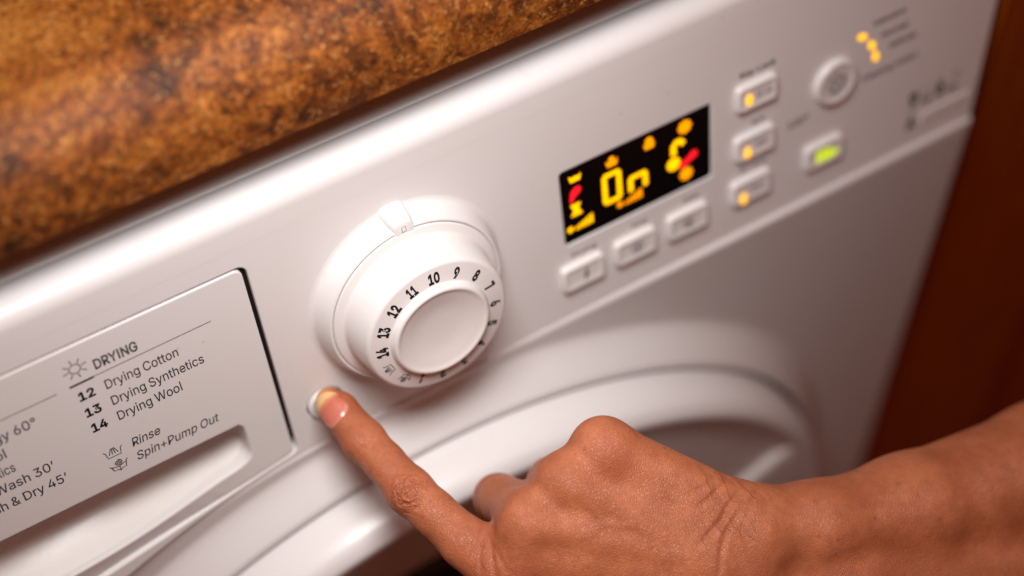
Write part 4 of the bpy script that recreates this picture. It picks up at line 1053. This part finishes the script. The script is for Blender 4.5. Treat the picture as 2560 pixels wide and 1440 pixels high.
# shape the skin: knuckle folds, the nail's bed, small veins (moves points along z and along the finger only slightly)
def shape(V):
    V = V.copy()
    front = V[:, 2]
    def bump(c, r, amp, sq=(1, 1)):
        d2 = ((V[:, 0] - c[0]) / sq[0]) ** 2 + ((V[:, 1] - c[1]) / sq[1]) ** 2
        w = np.exp(-d2 / (r * r)) * (V[:, 2] < c[2] + 2)
        V[:, 2] -= amp * w
    pip, dip = INDEX[3][0], INDEX[5][0]
    bump(pip, 5.5, 0.9)
    bump((dip[0] + 0.5, dip[1] + 0.5, dip[2]), 3.5, 0.35)
    # fold over the last joint
    ux, uy = np.array(INDEX[6][0][:2]) - np.array(INDEX[4][0][:2])
    l = math.hypot(ux, uy); ux, uy = ux / l, uy / l
    for off, amp in ((-1.4, 0.45), (0.9, 0.30), (2.6, 0.2)):
        s = (V[:, 0] - dip[0]) * ux + (V[:, 1] - dip[1]) * uy - off
        n = -(V[:, 0] - dip[0]) * uy + (V[:, 1] - dip[1]) * ux
        s = s + 0.035 * n * n * (1 if off > 0 else -1) * 0.5
        w = np.exp(-(s / 0.75) ** 2) * np.exp(-(n / 7.0) ** 4) * (V[:, 2] < dip[2] - 1)
        V[:, 2] += amp * w
    # creases: fans at the root of the index finger and at the wrist
    def groove(pts, depth, width, fade=True):
        P = [np.array(p, float) for p in pts]
        best = np.full(len(V), 1e9)
        par = np.zeros(len(V))
        n = len(P) - 1
        for i in range(n):
            d = (P[i + 1] - P[i])[:2]
            t = np.clip(((V[:, 0] - P[i][0]) * d[0] + (V[:, 1] - P[i][1]) * d[1]) / (d @ d), 0, 1)
            q = (V[:, 0] - P[i][0] - t * d[0]) ** 2 + (V[:, 1] - P[i][1] - t * d[1]) ** 2
            m = q < best
            best[m] = q[m]; par[m] = ((i + t) / n)[m]
        w = np.exp(-best / width ** 2) * (V[:, 2] < 4)
        if fade:
            w *= np.sin(np.pi * np.clip(par * 0.9 + 0.08, 0, 1)) ** 0.6
        lip = np.exp(-best / (width * 2.6) ** 2) * (V[:, 2] < 4)
        V[:, 2] += depth * (w - 0.35 * lip)
    groove([(-9.4, 80.9, -10.0), (-10.3, 85.0, -10.0), (-11.1, 90.8, -10.0), (-10.5, 97.1, -10.0)], 1.04, 0.9)
    groove([(-8.8, 83.0, -10.0), (-6.7, 90.2, -10.0), (-5.6, 97.1, -10.0), (-5.5, 102.5, -10.0)], 1.04, 0.9)
    groove([(-8.2, 85.0, -10.0), (-4.6, 90.2, -10.0), (-1.6, 96.4, -10.0)], 0.66, 0.8)
    groove([(-13.7, 86.1, -10.0), (-13.4, 91.6, -10.0), (-12.9, 97.1, -10.0)], 0.57, 0.8)
    groove([(81.5, 66.9, -10.0), (77.1, 70.7, -10.0), (73.3, 74.5, -10.0), (71.2, 78.5, -10.0), (65.5, 84.2, -10.0), (62.2, 87.8, -10.0)], 1.42, 1.2)
    groove([(74.6, 65.6, -10.0), (68.1, 70.7, -10.0), (62.2, 74.9, -10.0)], 0.85, 1.1)
    groove([(79.0, 73.1, -10.0), (72.6, 82.3, -10.0), (70.7, 88.2, -10.0), (69.7, 97.1, -10.0)], 1.14, 1.2)
    groove([(84.8, 69.0, -10.0), (80.7, 74.5, -10.0), (77.2, 82.0, -10.0)], 0.66, 1.1)
    groove([(69.7, 64.9, -10.0), (63.6, 68.6, -10.0), (57.4, 71.1, -10.0)], 0.57, 1.0)
    # veins and tendons
    def vein(pts, height, width):
        groove(pts, -height, width)
    vein([(23.2, 83.4, -10.0), (30.1, 79.3, -10.0), (41.0, 80.0, -10.0), (52.0, 84.8, -10.0)], 0.5, 1.6)
    vein([(21.9, 69.7, -10.0), (27.3, 74.5, -10.0), (30.1, 79.3, -10.0)], 0.45, 1.5)
    vein([(38.3, 68.4, -10.0), (46.5, 72.5, -10.0), (57.4, 79.3, -10.0)], 0.4, 1.6)
    return V
HV = shape(HV)

hme = bpy.data.meshes.new('hand')
hme.vertices.add(len(HV))
hme.vertices.foreach_set('co', (HV * MM).astype(np.float32).ravel())
hme.loops.add(len(HQ) * 4)
hme.loops.foreach_set('vertex_index', HQ.astype(np.int32).ravel())
hme.polygons.add(len(HQ))
hme.polygons.foreach_set('loop_start', np.arange(0, len(HQ) * 4, 4, dtype=np.int32))
hme.polygons.foreach_set('use_smooth', np.ones(len(HQ), bool))
hme.update(calc_edges=True)
hme.validate()

person = empty('person')
tag(person, 'bare right forearm and hand pressing the round button with outstretched index finger', 'person')
person.matrix_world = HM
hand = bpy.data.objects.new('hand', hme)
COL.objects.link(hand)
hand.parent = person

# ---- skin
def skin_mat():
    t = NT('tanned_skin')
    v = t.coord()
    def near(p, r0, r1, sq=(1, 1, 1)):
        x = t.n('VectorMath', operation='DISTANCE')
        t.inp(x, '0', v)
        x.inputs[1].default_value = tuple(c * MM for c in p)
        r = t.n('MapRange', interpolation_type='SMOOTHSTEP')
        for k, val in ((0, x.outputs['Value']), (1, r1 * MM), (2, r0 * MM), (3, 0.0), (4, 1.0)):
            t.inp(r, str(k), val)
        return r.outputs[0]
    big = t.noise(v, 55, 4, 0.55)
    c = t.mix(t.ramp(big, [(0.35, 0.0), (0.68, 1.0)]), (0.41, 0.120, 0.048), (0.57, 0.190, 0.082))
    c = t.mix(t.ramp(t.noise(v, 240, 4, 0.65), [(0.42, 0.0), (0.70, 0.55)]), c, (0.36, 0.105, 0.045))
    # redder over joints and towards the fingertip
    for p, r0, r1, a in ((INDEX[3][0], 2, 13, 0.60), (INDEX[5][0], 2, 11, 0.35), (INDEX[6][0], 4, 12, 0.65), (INDEX[0][0], 4, 24, 0.45), (MIDDLE[2][0], 2, 16, 0.5), (PINKY[0][0], 2, 20, 0.3)):
        c = t.mix(t.math('MULTIPLY', near(p, r0, r1), a), c, (0.42, 0.085, 0.045))
    tip = INDEX[7][0]
    c = t.mix(t.math('MULTIPLY', near((tip[0] - 3.0, tip[1] - 3.0, tip[2]), 2, 7.5), 0.85), c, (0.66, 0.30, 0.085))
    # freckles
    keep = t.math('GREATER_THAN', t.noise(v, 90, 1), 0.52)
    fr = t.math('MULTIPLY', t.ramp(t.voro(v, 170), [(0.0, 1.0), (0.10, 0.8), (0.17, 0.0)]), keep)
    c = t.mix(t.math('MULTIPLY', fr, 0.42), c, (0.17, 0.05, 0.022))
    # fine skin lines
    mp = t.n('Mapping', i_Scale=(1.0, 0.55, 1.0))
    mp.inputs['Rotation'].default_value = (0, 0, 0.5)
    t.inp(mp, 'Vector', v)
    wv = t.n('VectorMath', operation='ADD')
    nz = t.n('TexNoise', i_Scale=260, i_Detail=2)
    t.inp(nz, 'Vector', v)
    sc = t.n('VectorMath', operation='SCALE')
    t.inp(sc, '0', nz.outputs['Color']); sc.inputs['Scale'].default_value = 0.0012
    t.inp(wv, '0', mp.outputs[0]); t.inp(wv, '1', sc.outputs[0])
    cells = t.voro(wv.outputs[0], 1500, 'DISTANCE_TO_EDGE')
    lines = t.ramp(cells, [(0.0, 0.0), (0.22, 1.0)])
    fine = t.noise(v, 1900, 3, 0.6)
    # oval folds over the middle joint of the index finger
    def folds(p, ang, a, b, freq, r):
        m = t.n('Mapping', vector_type='TEXTURE')
        m.inputs['Location'].default_value = tuple(c * MM for c in p)
        m.inputs['Rotation'].default_value = (0, 0, ang)
        m.inputs['Scale'].default_value = (a * MM, b * MM, 1)
        t.inp(m, 'Vector', v)
        ln = t.n('VectorMath', operation='LENGTH')
        t.inp(ln, '0', m.outputs[0])
        nn = t.math('MULTIPLY', t.noise(v, 230, 3, 0.6), 1.7)
        s = t.math('SINE', t.math('MULTIPLY', t.math('ADD', ln.outputs['Value'], nn), freq))
        return t.math('MULTIPLY', s, near(p, r * 0.35, r))
    ang = math.atan2(INDEX[2][0][1] - INDEX[4][0][1], INDEX[2][0][0] - INDEX[4][0][0])
    f1 = folds((INDEX[3][0][0] , INDEX[3][0][1], INDEX[3][0][2] - 8), ang, 3.4, 5.6, 10.0, 9.0)
    # long folds at the wrist and at the root of the index finger
    def band(p, direction, wave, r0, r1):
        m = t.n('Mapping', vector_type='TEXTURE')
        m.inputs['Location'].default_value = tuple(c * MM for c in p)
        m.inputs['Rotation'].default_value = (0, 0, direction)
        t.inp(m, 'Vector', v)
        sx = t.n('SeparateXYZ')
        t.inp(sx, '0', m.outputs[0])
        q = t.math('ADD', sx.outputs['X'], t.math('MULTIPLY', t.noise(v, 130, 3, 0.5), 0.007))
        s = t.ramp(t.math('SINE', t.math('MULTIPLY', q, 2 * math.pi / (wave * MM))), [(0.0, 1.0), (0.45, 0.0)])
        s = t.math('MULTIPLY', s, t.ramp(t.noise(v, 70, 2), [(0.40, 0.1), (0.62, 1.0)]))
        return t.math('MULTIPLY', s, near(p, r0, r1))
    W1 = band((72.9, 75.6, -12.0), -0.55, 5.5, 4, 22)
    W2 = band((-6.1, 91.6, -14.0), 0.15, 3.1, 3, 15)
    c = t.mix(t.math('MULTIPLY', W1, 0.35), c, (0.25, 0.075, 0.035))
    c = t.mix(t.math('MULTIPLY', W2, 0.35), c, (0.25, 0.075, 0.035))
    c = t.mix(t.math('MULTIPLY', t.math('SUBTRACT', 1.0, lines), 0.16), c, (0.30, 0.09, 0.04))
    dk = t.math('MULTIPLY', t.math('MAXIMUM', t.math('MULTIPLY', f1, -1.0), 0.0), 0.26)
    c = t.mix(dk, c, (0.24, 0.06, 0.03))
    n1 = t.bump(t.noise(v, 70, 3), 0.35, 0.0022)
    n2 = t.bump(t.math('SUBTRACT', f1, t.math('MULTIPLY', t.math('ADD', W1, W2), 1.2)), 0.55, 0.0006, n1)
    n3 = t.bump(t.math('ADD', lines, t.math('MULTIPLY', fine, 0.7)), 0.5, 0.00022, n2)
    t.set(Base_Color=c, Normal=n3, Specular_IOR_Level=0.45,
          Roughness=t.math('ADD', t.math('MULTIPLY', fine, 0.25), 0.33))
    t.set(Subsurface_Weight=0.14, Subsurface_Scale=0.0025)
    t.b.inputs['Subsurface Radius'].default_value = (1.0, 0.32, 0.16)
    return t.m
hme.materials.append(skin_mat())

# ---- nail of the index finger
def nail_mat():
    t = NT('fingernail')
    u = t.n('TexCoord').outputs['UV']
    sx = t.n('SeparateXYZ')
    t.inp(sx, '0', u)
    wob = t.math('ADD', sx.outputs['Y'], t.math('MULTIPLY', t.math('POWER', t.math('ABSOLUTE', t.math('SUBTRACT', sx.outputs['X'], 0.5)), 2.0), -0.75))
    wob = t.math('ADD', wob, t.math('MULTIPLY', t.math('SUBTRACT', t.noise(t.coord(), 500, 2), 0.5), 0.10))
    c = t.ramp(wob, [(0.0, (0.62, 0.27, 0.19)), (0.14, (0.56, 0.17, 0.12)), (0.58, (0.52, 0.135, 0.085)), (0.70, (0.60, 0.24, 0.10)), (0.79, (0.70, 0.45, 0.23)), (1.0, (0.68, 0.40, 0.17))])
    t.set(Base_Color=c, Roughness=0.26, Specular_IOR_Level=0.5, Subsurface_Weight=0.1, Subsurface_Scale=0.001)
    return t.m
def nail():
    from mathutils.bvhtree import BVHTree
    a, b = np.array(INDEX[5][0]), np.array(INDEX[7][0])
    ax = (b - a) / np.linalg.norm(b - a)
    up = np.array((-0.10, 0.10, -1.0)); up -= ax * (up @ ax); up /= np.linalg.norm(up)
    sd = np.cross(ax, up)
    t0, t1 = 8.3, 22.6
    vmask = np.linalg.norm(HV - (a + b) / 2, axis=1) < 26
    remap = np.cumsum(vmask) - 1
    q4 = HQ[vmask[HQ].all(1)]
    tree = BVHTree.FromPolygons([Vector(p) for p in HV[vmask]], [tuple(int(i) for i in remap[f]) for f in q4])
    TH = math.radians(52)
    # radius of the finger under the nail, smoothed by a fit
    rows, rs = [], []
    for x in np.linspace(t0 - 1, 20.0, 16):
        for s in np.linspace(-1, 1, 11):
            d = up * math.cos(s * TH) + sd * math.sin(s * TH)
            o0 = a + ax * x + d * 25
            hit = tree.ray_cast(Vector(o0), Vector(-d))
            if hit[0] is not None:
                rows.append([1, x, x * x, s, s * s, x * s])
                rs.append(25 - hit[3])
    K = np.linalg.lstsq(np.array(rows), np.array(rs), rcond=None)[0]
    nu, nv = 25, 29
    vs, uv = [], []
    for j in range(nv):
        q = j / (nv - 1)
        for i in range(nu):
            s = 2 * i / (nu - 1) - 1
            x0 = t0 + 5.2 * (1 - math.sqrt(max(0, 1 - (abs(s) * 0.985) ** 2.0)))
            x1 = t1 - 4.0 * abs(s) ** 2.0
            x = x0 + (x1 - x0) * q
            r = float(K @ np.array([1, min(x, 20), min(x, 20) ** 2, s, s * s, min(x, 20) * s])) - 0.10 * max(0.0, x - 20.0) ** 1.6
            edge = min(1.0, q * 7) * min(1.0, (1 - abs(s)) * 7)
            lift = -0.22 + 0.52 * edge
            d = up * math.cos(s * TH) + sd * math.sin(s * TH)
            vs.append(tuple(a + ax * x + d * (r + lift)))
            uv.append((i / (nu - 1), q))
    fs = [(j * nu + i, j * nu + i + 1, (j + 1) * nu + i + 1, (j + 1) * nu + i) for j in range(nv - 1) for i in range(nu - 1)]
    n = len(vs)
    inner = [tuple(np.array(p) - up * 0.5) for p in vs]
    rim = [i for i in range(nu)] + [(j + 1) * nu - 1 for j in range(1, nv)] + [(nv - 1) * nu + i for i in range(nu - 2, -1, -1)] + [j * nu for j in range(nv - 2, 0, -1)]
    fs2 = [(f[3] + n, f[2] + n, f[1] + n, f[0] + n) for f in fs] + [(rim[k], rim[(k + 1) % len(rim)], rim[(k + 1) % len(rim)] + n, rim[k] + n) for k in range(len(rim))]
    o = mesh_obj('fingernail', vs + inner, fs + fs2, nail_mat(), hand, True)
    ul = o.data.uv_layers.new(name='UVMap')
    uvs = uv + uv
    for lp in o.data.loops:
        ul.data[lp.index].uv = uvs[lp.vertex_index]
    sharp(o, 50)
    return o
nail()
